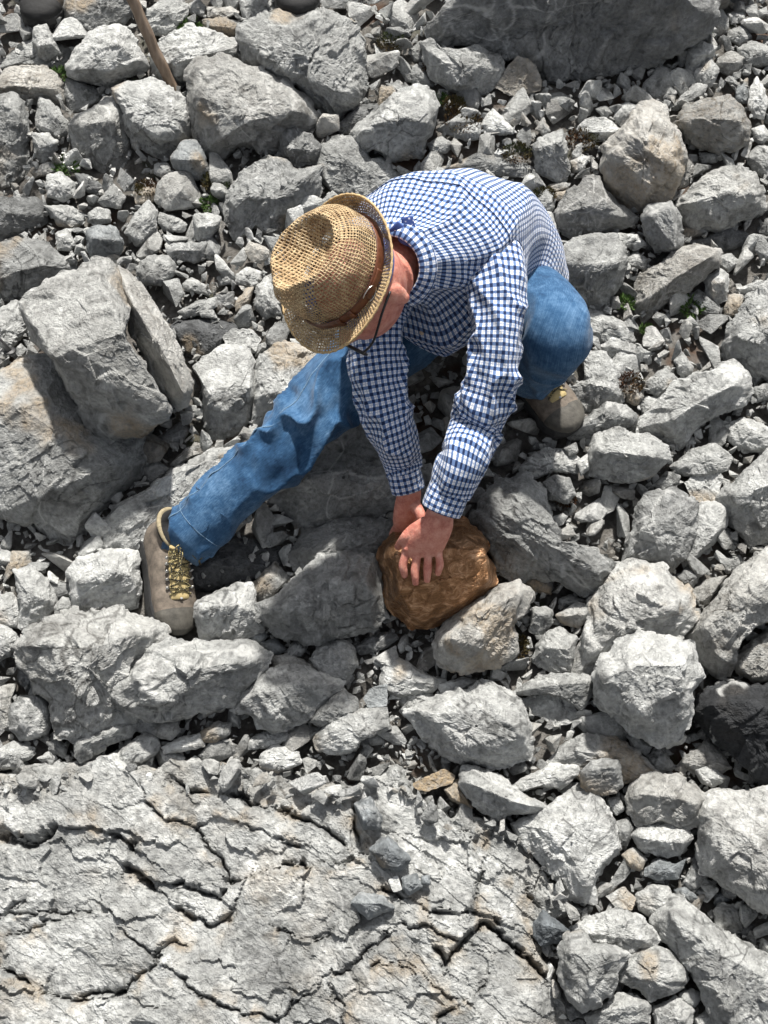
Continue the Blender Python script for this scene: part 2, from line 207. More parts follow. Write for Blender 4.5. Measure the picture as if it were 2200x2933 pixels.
# ------------------------------------------------------------------ rocks seen one by one
# crop kind tone warm extra_lift relief | label | outline | ridge points x,y,height (crop pixels; crop origins below)
CR = {'A': (0, 0), 'B': (1100, 0), 'C': (0, 700), 'D': (1100, 700), 'E': (0, 1450), 'F': (1100, 1450), 'G': (0, 2183), 'H': (1100, 2183)}
CS = 1659/1100.
ROCKS = '''
A boulder .44 0 0 .9|smooth grey boulder cut by the top edge, left of the wooden stick|270,-60 270,0 275,60 300,100 350,140 400,150 470,130 520,110 570,60 600,0 590,-60
A rock .62 0 .02 1.1|pale faceted rock just left of the wooden stick|490,108 540,130 590,190 628,260 630,300 560,330 470,382 420,370 350,345 298,330 290,280 330,220 370,160 420,130|340,300,.8 480,300,1 600,260,.8 500,190,1
A rock .38 0 -.02 .8|grey rock tucked under the pale faceted rock left of the stick|280,345 300,335 400,375 445,400 430,440 330,490 300,480 280,410
A rock .62 .25 0 1|pale cream rock at the left edge near the top|0,330 30,300 110,285 190,290 240,320 270,360 280,440 250,460 120,440 -60,400|40,370,1 200,380,1 240,390,.8
A rock .46 0 -.02 .7|flat grey rock behind the pale cream rock at the left edge|-40,310 60,220 130,170 240,180 310,230 290,310 200,290 80,280
A stone .55 0 .03 1|small two tiered stone perched behind the cream rock at upper left|145,120 200,110 230,160 262,230 200,265 165,240 140,180|160,200,1 220,190,1
A rock .56 0 0 .9|pale rock right of the wooden stick at the top edge|640,40 700,5 760,-20 810,30 800,80 760,140 700,150 650,140 640,90
A stone .6 0 0 .8|small pale stone at the top edge between two rocks|815,20 860,-10 890,30 880,70 830,60 810,45
A stone .6 .2 .01 .6|flat cream stone near the top edge left of the big boulder|895,30 1000,30 1030,55 990,75 900,75
A stone .46 0 0 1|blocky grey stone under the flat cream stone near the top|880,85 960,75 1040,100 1035,150 1000,165 930,150 880,110|900,110,1 1010,120,1
A rock .56 0 0 .8|pale rock at the top edge behind the boulder with the boot|1030,-30 1150,-30 1200,50 1130,90 1060,110 1045,60
A boulder .47 0 .02 1|large grey boulder that the black boot stands on|1045,180 1050,120 1150,70 1350,50 1440,70 1530,100 1560,170 1570,260 1585,370 1560,440 1460,515 1390,480 1330,440 1280,370 1200,330 1140,290 1080,280|1150,250,.8 1300,330,1 1480,400,.9 1300,150,.9
A rock .62 0 0 1|pale rough rock behind the foot of the wooden stick|640,240 680,180 740,150 820,115 900,130 1000,170 1050,190 1045,260 960,280 870,260 830,320 790,390 720,370 660,310|690,280,.8 800,260,1 950,220,.8
A boulder .46 .08 .02 1|grey boulder with an orange stain below the boot boulder|820,400 830,330 870,270 960,250 1050,300 1140,310 1210,350 1280,400 1330,460 1355,540 1330,570 1240,560 1220,640 1140,660 1060,620 960,690 900,670 850,600 830,520|880,420,.8 1080,520,1 1280,480,.9 960,590,.8
A rock .66 0 .02 1.1|bright rough rock right in front of the stick's foot|495,390 560,360 660,340 740,380 800,430 830,500 820,590 760,660 710,690 650,660 570,610 540,540 530,470|570,520,.9 680,580,1 770,560,.8 640,430,.9
A rock .46 .05 0 .9|cracked grey rock left of the bright rough rock|295,540 330,500 400,480 450,430 500,430 530,470 545,560 555,660 530,730 450,750 380,700 320,640|360,540,.9 480,520,1
A stone .55 0 .03 1.2|squarish bluish grey stone below the bright rough rock|740,680 790,620 845,605 880,660 905,740 860,775 790,770 750,720|770,690,1 860,690,1
A slab .50 0 0 1|upright fissured slab at the left edge below the cream rock|-60,430 50,420 105,440 115,520 125,640 120,750 80,800 -60,850|40,460,1 80,500,1 60,780,.8
A stone .46 0 0 1|dark shard leaning right of the upright slab at left|175,420 220,440 290,520 295,580 250,600 165,560 155,510
A stone .6 0 0 1|pale split stone right of the upright slab at left|140,580 200,575 255,610 240,660 190,715 150,670|170,640,1 230,620,1
A boulder .47 0 0 .7|broad smooth boulder just above and left of the straw hat|970,880 1000,800 1060,740 1150,680 1220,690 1290,740 1380,720 1375,850 1300,890 1230,960 1180,1030 1100,980 1070,1010 1020,1030 970,960|1050,850,.9 1200,860,1 1300,780,.8
A stone .42 0 .03 1|grey block resting on the smooth boulder above the hat|1225,560 1260,545 1340,580 1390,640 1375,700 1290,725 1220,690 1215,620|1250,640,1 1350,650,1
A boulder .46 0 -.02 .7|grey boulder behind the man's shoulder and hat brim|1380,640 1450,600 1540,580 1600,680 1660,690 1740,760 1700,860 1560,870 1470,865 1400,790 1375,720
A slab .34 0 -.01 .6|dark wedge shaped slab beneath the boot boulder|1440,550 1560,450 1630,450 1640,490 1560,560 1480,580
B rock .64 0 .03 1.1|large pale rock above the man's back, left of the mossy gravel|-130,600 -100,530 0,460 60,400 140,375 200,400 235,460 215,540 180,610 160,680 40,690 -40,640 -110,690|-60,540,.8 40,520,1 190,530,1 60,500,1
A slab .36 0 0 .7|dark flat slab at the left edge level with the hat|-60,860 150,855 200,890 195,960 110,1010 -60,1060|30,920,1 160,930,1
C boulder .42 0 0 .9|grey boulder at the left edge above the layered block|-60,15 80,-20 200,-10 270,60 340,110 250,150 110,240 100,280 60,260 -60,200|60,120,1 180,90,1
A stone .55 0 .01 .9|ragged pale stone right of the dark flat slab at left|195,890 300,888 370,930 360,960 310,990 250,970
A stone .66 0 .01 .8|small white topped stone left of the squarish stones|380,920 420,895 470,910 482,960 430,970 380,960|390,945,1 470,945,1
A stone .53 0 .02 1.1|squarish bluish stone in the rubble left of the hat|380,1000 430,975 500,985 535,1050 520,1100 440,1131 400,1125 380,1060|400,1030,1 510,1040,1
A stone .5 0 .02 1|tall pointed grey stone in the rubble left of the hat|540,1000 590,920 640,870 675,910 670,980 640,1040 590,1060
A stone .55 0 .01 .9|light wedge stone right of the pointed one left of the hat|690,920 750,930 810,970 790,1000 710,1000 680,960
A stone .62 0 .02 1|pale chunky stone nearest above the hat's left side|835,930 900,920 955,940 950,980 910,1035 850,1040 840,980|850,980,1 940,975,1
A stone .58 0 .02 1|rounded knobbly pale stone in the rubble below the split stone|205,760 260,745 320,790 325,840 270,870 210,850 195,800
A stone .5 0 .01 .9|small grey stone above the layered block's top corner|240,1010 290,985 330,1050 300,1085 250,1080
A stone .5 0 .01 .9|grey triangular stone in the rubble below the cracked rock|420,870 490,795 545,850 520,900 450,890
A stone .58 0 .01 .8|pale flat stone in the rubble under the squarish bluish stone|580,830 650,800 760,810 700,860 640,880 590,880
A stone .22 0 .01 .8|small dark stone below the cracked grey rock|325,750 380,755 440,800 420,840 350,820
A stone .6 0 0 .8|pale stone beside the small white flowers|200,700 260,700 250,740 150,770 130,740
A stone .7 0 .02 1|small white stone left of the squarish block under the rough rock|670,710 720,700 740,740 700,765 665,745
A stone .6 0 .01 1|small pale stone alone in the gravel above the hat rubble|810,840 850,840 872,880 830,900 800,870
B boulder .33 0 .03 1.1|huge dark boulder filling the top edge right of centre|190,110 260,50 330,0 350,-90 1250,-90 1400,0 1405,60 1380,140 1300,200 1200,250 1050,300 900,330 760,350 680,350 650,280 590,240 520,260 470,220 400,195 350,200 290,210 200,170|330,60,.5 420,-70,1 1200,-80,1 1330,30,.5
B rock .66 0 .10 .8|pale shattered rock at the right end of the huge dark boulder|1250,-20 1400,-20 1410,70 1380,140 1330,100
B boulder .52 0 .02 1|rough pale grey rock in front of the huge dark boulder|165,190 210,170 240,210 330,220 390,195 450,220 500,240 510,300 480,370 420,410 340,420 280,390 220,340 170,260|260,270,.8 400,290,1 330,370,.8
B rock .5 .3 .03 1.1|smooth tan grey rock leaning against the huge dark boulder|480,375 530,300 580,245 650,280 670,330 672,390 590,415 540,410|560,320,1 640,330,1
B stone .5 0 0 .9|grey stone left of the rough pale rock under the dark boulder|105,215 160,175 172,260 130,265
B stone .48 0 0 .9|grey wedge stone below left of the rough pale rock|70,310 140,275 190,320 215,370 170,385 100,350
B stone .45 0 0 .9|grey stone above the large pale rock behind the back|-20,385 60,350 100,390 40,450 -30,490
B boulder .56 .2 .04 1.2|big ochre streaked boulder right of the man's back|945,720 960,620 1020,580 1060,530 1100,455 1160,445 1220,490 1230,540 1270,570 1300,680 1280,780 1240,850 1170,900 1100,920 1010,870 960,800|1000,680,.9 1150,660,1 1230,700,.9 1120,560,.9 1140,830,.7
B rock .42 .1 0 .8|grey flank rock behind the ochre streaked boulder|1285,640 1350,720 1315,800 1255,830
B boulder .47 .25 .03 1|round brownish grey boulder at right, under a pale bluish stone|1270,530 1300,460 1370,430 1490,415 1540,460 1575,540 1570,610 1500,660 1380,650 1310,620 1280,580|1310,530,.8 1420,510,1 1530,520,.9
B rock .44 0 0 .9|grey rock at the right end of the dark boulder's shadow|1125,360 1190,280 1250,310 1250,370 1200,430 1150,425 1115,390
B rock .62 0 .01 1|pale slanting rock right of the dark boulder's lower end|1310,220 1370,180 1440,200 1420,250 1340,310 1300,310|1340,250,1 1420,220,1
B stone .64 0 .01 1|pale pointed stone beneath the pale slanting rock|1345,310 1410,250 1450,300 1420,370 1390,385 1345,340
B stone .55 .1 .01 1|angular stone right of the pale pointed one near the right edge|1440,250 1500,220 1555,250 1540,300 1490,325 1440,300|1470,270,1 1530,270,1
B rock .55 0 .01 1|grey rock on the right edge near the top|1530,210 1590,175 1700,220 1700,280 1590,295 1540,270
B stone .45 0 0 1|upright grey stone right of the shattered pale rock|1415,60 1450,25 1490,90 1480,140 1440,155 1415,110
B stone .6 0 0 .8|pale flat stone at the top right corner|1485,60 1560,40 1565,90 1500,105
B stone .55 0 0 .9|pale stone below the flat stone at the top right|1490,130 1560,110 1590,160 1540,200 1480,170
B stone .8 0 .03 1|narrow white bluish stone standing at the right edge|1575,450 1580,390 1610,330 1640,380 1659,450 1640,510 1600,510
B stone .72 0 .02 1|white rounded stone at the right edge below the narrow one|1590,560 1640,540 1670,590 1640,620 1600,600
B stone .46 0 0 .9|grey stone left of the narrow white bluish stone|1515,370 1570,340 1575,450 1520,440
B rock .52 0 .03 1.1|upright square block left of the ochre streaked boulder|650,640 670,600 770,560 790,640 800,740 780,790 690,765 650,730|665,640,1 770,610,1
B stone .68 0 .01 1|small bluish white stone between the square block and ochre boulder|805,700 850,665 890,680 860,740 815,745
B rock .68 0 .01 .9|pale wedge rock above the ochre streaked boulder|830,560 870,520 960,510 1025,560 1000,600 920,610 850,580|900,570,1 990,570,1
B stone .6 0 .01 1|pale rock on the upper left shoulder of the ochre boulder|990,510 1010,460 1050,440 1100,460 1060,530 1020,540
B boulder .36 .05 .01 1|dark angular boulder right of the man's back|740,920 790,840 870,770 930,765 950,820 1010,870 1090,940 1050,980 900,1010 820,1030 740,990|780,920,.8 880,890,1 950,870,.9 1000,930,.8
B rock .38 0 .05 1.2|upright dark block with a pale right edge at right|1115,940 1140,890 1240,880 1275,940 1290,1050 1270,1090 1170,1090 1130,1030|1150,930,.9 1240,900,1 1260,1070,1
B boulder .52 .05 .02 1|large grey rock at right beneath the round brownish boulder|1260,890 1330,800 1430,740 1540,720 1600,760 1645,850 1640,910 1550,960 1440,1000 1330,990 1290,950|1350,870,.9 1480,830,1 1600,840,.9 1430,950,.7
B slab .26 0 0 .7|thin dark slab right of the upright dark block|1300,1050 1380,1030 1500,985 1570,1010 1560,1060 1470,1085 1370,1060
B rock .55 0 0 .9|grey rock cut by the right edge below the white stones|1570,680 1620,630 1740,640 1740,790 1640,770 1590,730
B stone .46 0 .01 1|grey angular stone above the man's lower back|640,870 700,810 740,850 730,910 660,920 640,900
B stone .66 0 .01 .8|small white flat stone beneath the square block|710,800 780,785 800,810 740,830
B stone .56 .2 .01 .8|small cream stone left of the dark angular boulder|745,830 820,820 790,860 740,870
B slab .36 0 0 .6|dark layered ledge just above the man's back|200,735 300,715 420,655 520,690 640,720 600,765 500,760 380,745
B stone .48 0 .01 .9|grey stone on gravel right of the large pale rock|190,620 250,590 300,620 270,660 210,670
B stone .7 0 .01 .9|pale blocky stone on the reddish moss|315,590 360,540 420,530 410,600 350,610|330,580,1 400,570,1
B stone .66 0 .01 .9|pale triangular stone in the bright gravel above the back|420,540 470,470 520,520 570,570 520,580 450,580
B stone .5 0 .02 1|small standing pointed stone left of the pale wedge rock|655,560 690,505 720,570 690,590
B stone .52 0 .01 .9|small grey stone above the pale wedge rock|910,470 960,455 990,490 950,510
B stone .6 0 .01 .9|long pale stone above the round brownish boulder|1240,470 1290,410 1350,360 1395,370 1380,410 1300,450 1270,480
B stone .42 0 0 .8|flat grey stone under the round brownish boulder|1360,660 1450,660 1440,700 1370,710
B stone .5 0 .01 1|small upright stone below the grey rock in the dark boulder's shadow|1205,430 1230,360 1265,400 1240,440
B stone .42 0 0 .8|small grey stone above the thin dark slab|1290,990 1380,960 1395,1010 1300,1035
B rock .7 0 0 .8|white topped rock right behind the shirt tail|600,930 720,920 745,1000 740,1070 690,1080 640,1000|640,980,1 720,1000,1
D boulder .55 0 .02 1.1|squarish pale grey boulder beside the man's raised knee|760,40 790,0 880,-40 1000,-30 1040,20 1030,130 1010,190 940,290 830,270 790,200 770,120|800,80,.9 920,90,1 1020,80,.9 900,150,.9
D stone .58 0 .03 .8|pale grey stone lying on top of the squarish boulder|980,-30 1010,-50 1100,-40 1135,0 1080,30 1040,10
D slab .54 .15 .02 1|long layered rock right of the squarish pale boulder|1075,200 1110,130 1180,90 1240,40 1330,10 1440,30 1450,80 1350,170 1260,230 1200,270 1130,330 1090,290|1130,240,.8 1280,130,1 1400,60,.9
D stone .6 0 .01 .9|pale stone between the squarish boulder and layered rock|1040,60 1090,30 1145,70 1130,110 1050,90
D stone .5 0 .01 .9|grey stone at the upper end of the layered rock|1435,50 1500,40 1540,80 1490,120 1440,90
D stone .6 0 .02 1.1|pale jagged upright stone right of the layered rock|1380,150 1450,110 1490,130 1480,240 1430,260 1395,210|1420,170,1 1470,160,1
D stone .47 0 0 .9|grey stone beside the green plant under the layered rock|1320,220 1360,195 1450,260 1450,310 1380,300
D stone .6 0 .01 1|rounded pale stone near the right edge beside the big boulder|1470,270 1490,220 1550,215 1565,270 1530,310 1470,315
D boulder .52 0 .03 1|big grey boulder on the right edge level with the knee|1460,440 1520,300 1590,230 1659,170 1760,150 1760,560 1659,560 1600,600 1550,530 1480,500|1530,400,.9 1620,430,1 1700,350,.9
D rock .5 0 -.01 .8|grey rock above and right of the bent knee|835,290 900,280 1000,320 1070,360 1080,420 1000,440 930,430 880,390
D rock .58 0 0 .8|pale flat rock right of the bent knee|930,440 990,400 1100,440 1125,500 1040,510 950,480|980,440,1 1090,470,1
D boulder .64 0 0 .9|white slab the knee hangs over, above the tucked boot|800,620 870,580 860,480 960,470 1010,560 1035,680 960,700 880,740 820,720|880,600,.8 980,620,1
D rock .46 0 .03 .9|grey rock with bright upper edge beside the tucked boot|800,830 860,760 960,680 1040,700 1090,740 1080,780 1000,820 880,840 810,840|850,790,.9 960,720,1 1060,750,.8
D stone .54 0 .02 1.1|grey block on the gravel patch right of the knee|1250,500 1290,465 1335,530 1320,570 1270,560
D stone .54 0 .01 1|rounded grey stone at the foot of the gravel patch|1130,590 1220,530 1265,580 1240,640 1190,660 1140,640
D stone .52 .15 .01 .9|grey stone below the rusty moss patch right of the knee|1040,640 1110,605 1125,660 1090,695 1050,680
D stone .5 0 0 .9|grey stone left of the big pale sloping rock|1105,690 1140,655 1195,670 1180,740 1120,750
D boulder .64 0 .02 .9|big pale sloping rock on the right, below the gravel patch|1080,810 1100,760 1200,660 1280,590 1400,560 1490,510 1560,560 1580,640 1540,700 1440,740 1350,800 1280,880 1210,860|1240,760,.9 1400,660,1 1510,610,.9
D boulder .54 0 .05 1.1|squat boulder with a lit top and dark front, right of the sleeve|890,890 920,830 1010,800 1140,830 1220,870 1240,920 1170,990 1080,1030 960,1020 890,1000|930,890,1 1060,900,1 1170,920,1
D stone .42 0 .05 1|round dark stone sitting on pale rubble right of the sleeve|690,1030 740,995 800,1010 825,1080 790,1115 710,1100
D stone .72 0 .05 .9|white shard left of the squat dark fronted boulder|830,940 880,905 895,960 850,1000
D stone .5 0 .05 1|small grey pebble stone above the white shard|775,880 830,855 840,900 800,920
D rock .66 0 .02 .7|pale rubble topped rock right of the cuff|590,960 640,910 700,880 780,890 850,930 830,990 740,980 660,1010 600,1000
D rock .56 0 .02 .9|grey rock right of the squat dark fronted boulder|1240,960 1330,890 1430,860 1500,920 1480,980 1390,1000 1300,1000
D stone .52 0 .02 .9|rounded grey stone under the squat boulder's right end|1160,1040 1220,980 1280,1000 1260,1060 1190,1070
D rock .55 0 .02 1|tall pale rock above the round grey boulder on the right|1300,1030 1400,950 1460,1000 1440,1131 1330,1100
D rock .6 0 .02 .9|pale rock near the right edge beside the big sloping rock|1480,790 1560,750 1680,800 1680,880 1560,900 1490,850
D stone .3 0 .02 .9|dark stone on the right edge beneath the big grey boulder|1590,620 1659,600 1720,650 1610,685
D boulder .54 0 .03 1|large grey boulder cut by the right edge at mid height|1450,1090 1560,980 1659,900 1760,890 1760,1250 1580,1300 1490,1200|1540,1080,1 1660,1040,1
F boulder .44 0 .03 .9|large boulder touching the bronze rock on its right|370,90 420,0 470,-80 600,-130 700,-60 720,50 760,150 900,180 1000,240 1005,280 930,350 860,390 760,330 640,300 590,340 500,260 460,200|450,60,.7 600,-20,1 700,160,1 880,250,.9
F boulder .46 0 .03 1|round smooth grey boulder right of the bronze rock's neighbour|1020,260 1060,130 1090,20 1130,-60 1250,-70 1340,-20 1355,80 1330,150 1290,230 1240,290 1180,250 1110,240|1120,100,.9 1230,60,1 1220,180,.9
F rock .54 0 .02 1|rough grey rock right of the round smooth boulder|1340,0 1400,-20 1490,0 1480,80 1420,160 1350,220 1300,260 1290,230 1340,140
F boulder .58 .05 .03 1|big pale dome shaped boulder above the round white block|900,420 950,340 1020,270 1110,240 1200,270 1280,330 1330,400 1340,480 1300,560 1220,600 1100,570 1020,620 960,700 880,730 820,720 830,620 880,520|960,480,.9 1100,380,1 1230,450,1 930,600,.7
F boulder .66 0 .10 1.2|round white block at right, left of the black rock|905,740 950,650 1010,590 1110,545 1220,570 1310,590 1350,680 1380,740 1330,800 1330,900 1290,1000 1180,1020 1060,980 980,900 920,850|960,740,.8 1100,690,1 1280,690,1 1290,780,.9 1120,880,.8
F rock .60 .18 .07 1.1|pale greenish slanted rock propped under the bronze rock|215,600 260,510 370,430 480,360 580,325 630,400 610,460 560,520 570,600 560,650 470,700 330,720 240,690|290,570,.9 430,450,1 560,390,.9 400,600,1
F stone .52 0 .02 1.1|upright grey stone right of the slanted greenish rock|625,540 640,440 690,430 730,450 725,510 680,560|650,460,1 720,470,1
F stone .68 0 .03 1|pale flat topped stone left of the big dome boulder|745,470 820,420 895,430 880,480 840,530 770,500|770,475,1 870,470,1
F stone .5 0 0 .8|small grey stone above the pale flat topped stone|755,400 810,380 870,410 800,430 760,440
F rock .56 0 .02 1|broken grey rock below the upright stone, left of the dome|660,610 710,540 760,525 830,570 820,640 800,710 720,720 640,670|700,610,1 800,620,1
F slab .54 0 .03 .8|flat slab with shaded underside left of the white block|570,800 640,750 740,720 840,725 905,740 890,820 850,880 780,830 700,810 590,820|640,785,1 760,770,1 880,760,1
F rock .56 0 0 .8|grey rock under the flat slab left of the white block|590,840 680,815 760,810 810,850 850,920 740,950 690,920 620,880
F boulder .66 0 .03 .9|broad pale fissured rock below the slanted greenish rock|100,880 230,830 330,790 420,760 520,800 590,830 610,900 630,1000 625,1090 520,1131 330,1110 200,1030 150,960|220,900,.9 420,880,1 580,980,1 350,1030,.9
F boulder .5 .1 .04 1.1|jagged shattered boulder on the right edge above the black rock|1290,560 1350,500 1430,400 1480,320 1560,260 1659,180 1760,160 1760,500 1620,500 1530,590 1520,660 1480,740 1420,720 1350,650 1320,600|1400,520,.9 1540,380,1 1650,330,1 1450,650,.8
F rock .45 .15 .02 1|layered brownish rock on the right edge directly above the black rock|1500,680 1560,600 1660,540 1760,530 1760,770 1590,760
F boulder .04 0 .06 1|black rock with pale veins at the right edge|1335,880 1360,820 1450,780 1540,755 1580,790 1659,770 1760,760 1760,1250 1620,1200 1540,1100 1450,1030 1370,960|1420,860,.9 1560,850,1 1690,900,1 1560,1010,.8
F stone .3 0 .02 1|small dark chunk between bronze rock neighbour and gravel|590,310 690,300 730,340 720,380 640,370
F slab .68 0 .02 .8|pale slab left of the stones below the white block|700,1131 760,1050 860,990 1000,1000 1090,1060 1160,1131 1180,1180 1020,1190 860,1170|840,1060,1 1030,1080,1
F stone .52 0 .02 .9|small grey stone beneath the round white block|1045,990 1070,975 1160,1040 1130,1075 1080,1050
F stone .55 0 .02 1|small pointed stone under the white block beside the pale slab|1135,1080 1190,1040 1240,1100 1260,1131 1180,1160
F rock .5 .1 .02 1|rock half hidden left under the black rock|1280,1110 1340,1050 1400,1000 1450,1060 1500,1131 1420,1160 1330,1150
F rock .68 0 .02 .8|pale rock just under the dark gap below the bronze rock|230,770 340,740 400,755 330,800 260,835
F rock .68 0 .01 .8|pale ridge rock left below the bronze rock|0,670 60,655 190,730 260,750 200,800 90,830 -20,790
F rock .64 0 0 .7|pale rock left of the broad fissured rock|100,760 200,780 210,840 100,880 50,830
F stone .3 0 .01 1|dark stone under the round smooth grey boulder|1255,300 1310,260 1370,290 1330,360 1280,340
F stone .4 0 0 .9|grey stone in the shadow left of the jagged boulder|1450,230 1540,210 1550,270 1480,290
F stone .48 .1 0 .9|brownish grey stone left of the jagged boulder|1320,370 1390,320 1480,300 1400,420 1350,420
C boulder .53 0 .02 .9|huge grey boulder on the left that the layered block rests on|-80,640 0,600 60,540 110,510 250,520 300,600 360,720 450,830 600,830 615,900 590,1000 520,1070 440,1131 380,1220 300,1280 220,1270 130,1200 -80,1140|100,720,.8 260,820,1 450,960,1 240,1050,.9
C boulder .54 .04 .17 1.4|layered block with dark front face, leaning left of the hat|105,260 160,220 310,140 400,100 480,100 520,180 560,290 530,385 640,550 750,740 600,820 480,840 390,800 360,740 270,570 240,500 160,420 130,340|250,490,.85 330,450,.95 525,385,1 740,735,.8 430,180,.55
C boulder .72 0 0 1|pale cracked rock right of the layered block|845,540 880,490 960,450 1060,450 1100,510 1100,620 1090,700 1060,800 1000,830 950,870 910,830 880,720 880,640|900,640,1 1080,620,1 970,720,.9
C boulder .74 0 .01 .8|white cracked slab under the front of the hat brim|1090,600 1130,490 1210,430 1370,470 1400,560 1320,640 1230,700 1180,780 1090,800 1095,700|1130,640,1 1230,640,1
C stone .68 0 .02 1|rough white stone left of the hat brim's tip|965,400 1010,365 1090,370 1125,410 1100,470 1060,450 980,440
C rock .18 0 -.02 .9|very dark rock between the layered block and the hat|740,370 770,330 900,320 1000,340 1040,370 970,400 960,450 870,490 800,480 770,430
C stone .54 0 .01 .9|slanting grey stone on top of the very dark rock|770,290 850,250 940,225 935,270 880,300 800,320
C stone .5 0 .02 1|oval grey stone above the layered block's right shoulder|585,100 640,50 720,50 760,90 750,130 690,180 620,170
C stone .47 0 .02 .9|broad grey stone right above the oval stone|720,20 760,-5 890,-10 890,50 830,80 740,60|760,25,1 870,25,1
C stone .56 0 .01 .8|pale wedge stone left of the hat in mid rubble|790,170 830,145 900,180 900,220 800,200
C stone .5 0 .01 .8|small grey stone left of the hat crown|940,140 1010,120 1010,170 950,180
C stone .56 0 .01 .9|pale grey stone touching the hat crown's left edge|1020,130 1070,100 1130,120 1120,170 1080,190 1020,170
C rock .6 0 .01 1|pale rock partly behind the front pinch of the hat|1100,270 1110,190 1150,140 1200,200 1220,310 1140,315
C stone .62 0 .03 .8|small pale stone sitting on the very dark rock|860,285 920,280 940,320 870,315
C stone .3 0 0 .9|dark stone left of the hat pinch|920,210 1010,205 1015,270 940,300
C stone .46 0 .01 1|slim upright stone left of the hat pinch|1020,250 1060,190 1095,185 1070,290 1020,290
C rock .6 0 0 .9|pale rock on the left edge beside the metal pole|-60,320 60,250 120,290 115,380 60,440 20,520 -60,580
E boulder .50 0 -.01 .7|speckled boulder behind the stretched leg's shin|450,60 500,0 640,-70 760,-160 880,-220 1000,-250 1100,-180 950,0 820,90 740,130 620,190 540,200 470,180
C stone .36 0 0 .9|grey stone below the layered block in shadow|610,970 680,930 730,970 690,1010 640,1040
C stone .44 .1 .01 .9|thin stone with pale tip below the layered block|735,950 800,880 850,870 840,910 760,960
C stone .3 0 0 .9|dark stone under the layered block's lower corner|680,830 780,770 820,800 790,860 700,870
E boulder .40 0 0 .9|dark boulder between the stretched leg and the sleeves|1170,-40 1290,-200 1410,-320 1580,-400 1700,-340 1720,-160 1725,-10 1660,45 1500,80 1310,105 1230,20|1330,-120,.9 1520,-160,1 1640,-100,1
E rock .40 0 .01 .8|grey rock directly left of the hidden hand|1260,200 1320,110 1480,55 1680,60 1730,200 1640,260 1400,290 1280,270
E boulder .42 0 .05 1|large smooth grey rock left of the bronze rock|1130,420 1200,380 1300,300 1380,230 1500,215 1600,220 1650,300 1665,480 1620,520 1560,550 1480,570 1370,600 1250,570 1180,540 1130,480|1210,440,.8 1400,330,1 1570,330,1 1400,480,.9
E rock .62 0 .03 1|pale block between the boot and the smooth grey rock|850,420 940,370 1030,335 1080,340 1100,410 1130,470 1140,530 1060,580 960,590 870,580 855,500|880,440,1 1010,420,1 1090,450,.9
E stone .42 0 .01 .9|grey pyramid shaped stone behind the pale block|1085,340 1190,240 1250,310 1180,390 1110,410
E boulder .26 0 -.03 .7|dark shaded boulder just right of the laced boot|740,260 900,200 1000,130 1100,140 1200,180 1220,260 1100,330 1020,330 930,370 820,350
E rock .72 0 .02 1|white rough rock touching the laced boot's left side|300,290 340,230 430,205 520,185 590,200 610,300 600,440 480,470 330,475 310,380|350,330,.9 480,270,1 560,300,.9
E boulder .58 .05 .05 1|big pale boulder in front of the laced boot's toe|60,610 140,540 230,480 350,460 540,455 640,490 740,570 660,640 560,720 490,790 500,850 620,920 420,970 330,1020 240,990 220,880 170,780 100,690|200,600,.9 400,620,1 560,560,.9 350,820,.8
E boulder .52 0 .07 1|rough grey boulder with a notch, right of the big pale boulder|500,760 560,690 660,610 740,580 900,585 1080,590 1160,640 1150,690 1080,760 1020,850 950,880 830,890 790,910 650,930 480,870 460,810|580,760,.8 720,690,.8 860,700,1 1060,670,.9 700,840,.9
E rock .46 0 .03 1|rough rounded stone at the lower left of the big pale boulder|45,870 90,820 180,810 215,860 218,960 170,1000 90,1010 50,960
E rock .68 0 .03 1.1|white angular rock left of the white rough rock|60,280 150,265 230,370 240,410 190,510 120,540 80,520 90,440|120,380,1 190,400,1
E rock .64 0 .02 1|pale wedge on the left edge beside the white angular rock|-60,400 50,375 100,440 80,520 -60,520
E rock .7 0 .03 1|white smooth rock on the left edge below the wedge|-60,480 50,530 80,580 40,650 -60,700
E stone .52 0 .01 .9|flat topped stone on the left edge beneath the huge boulder|20,300 50,195 130,190 140,260 60,285 20,330
E stone .58 0 .03 1|small stone between the two white rocks left of the boot|230,440 270,390 315,400 310,460 240,480
E stone .3 0 0 .9|dark stone at the left under the big pale boulder's shoulder|80,700 120,660 170,690 165,780 120,800 80,760
E rock .5 .1 0 .9|grey rock on the left edge beside the rough rounded stone|-60,780 70,770 50,850 40,960 -60,990
E slab .54 0 .04 .9|elongated slab stone below the big pale boulder|325,1000 450,950 570,930 600,940 560,1000 480,1030 350,1110 325,1080|350,1030,1 540,950,1
E stone .66 0 .03 1|pale stone right of the elongated slab|490,1090 560,1020 620,980 680,1000 690,1060 600,1120 520,1131
E stone .54 .08 .04 1.1|chunky grey stone under the notched boulder|655,970 700,920 760,920 775,970 740,1010 680,1000
E stone .64 0 .03 .9|pale flat stone below the chunky grey stone|700,1040 780,1000 870,980 880,1040 790,1060 710,1070
E stone .5 0 .03 1|angular grey stone under the notched boulder's right part|870,970 940,930 1000,940 990,990 920,1020 870,1010
E boulder .56 0 .04 .9|white veined angular boulder right of the notched boulder|1000,880 1040,820 1100,740 1180,700 1300,690 1490,760 1480,790 1400,830 1340,920 1200,970 1120,960 1090,900 1030,890|1110,810,1 1280,770,1 1180,900,.9
E rock .5 0 .04 1|grey layered rock right of the white veined boulder|1340,930 1400,850 1480,790 1540,830 1545,890 1480,930 1400,950
E rock .46 0 .04 1|rounded grey rock below the smooth rock left of bronze|1345,660 1390,590 1470,575 1530,610 1545,690 1490,750 1400,740
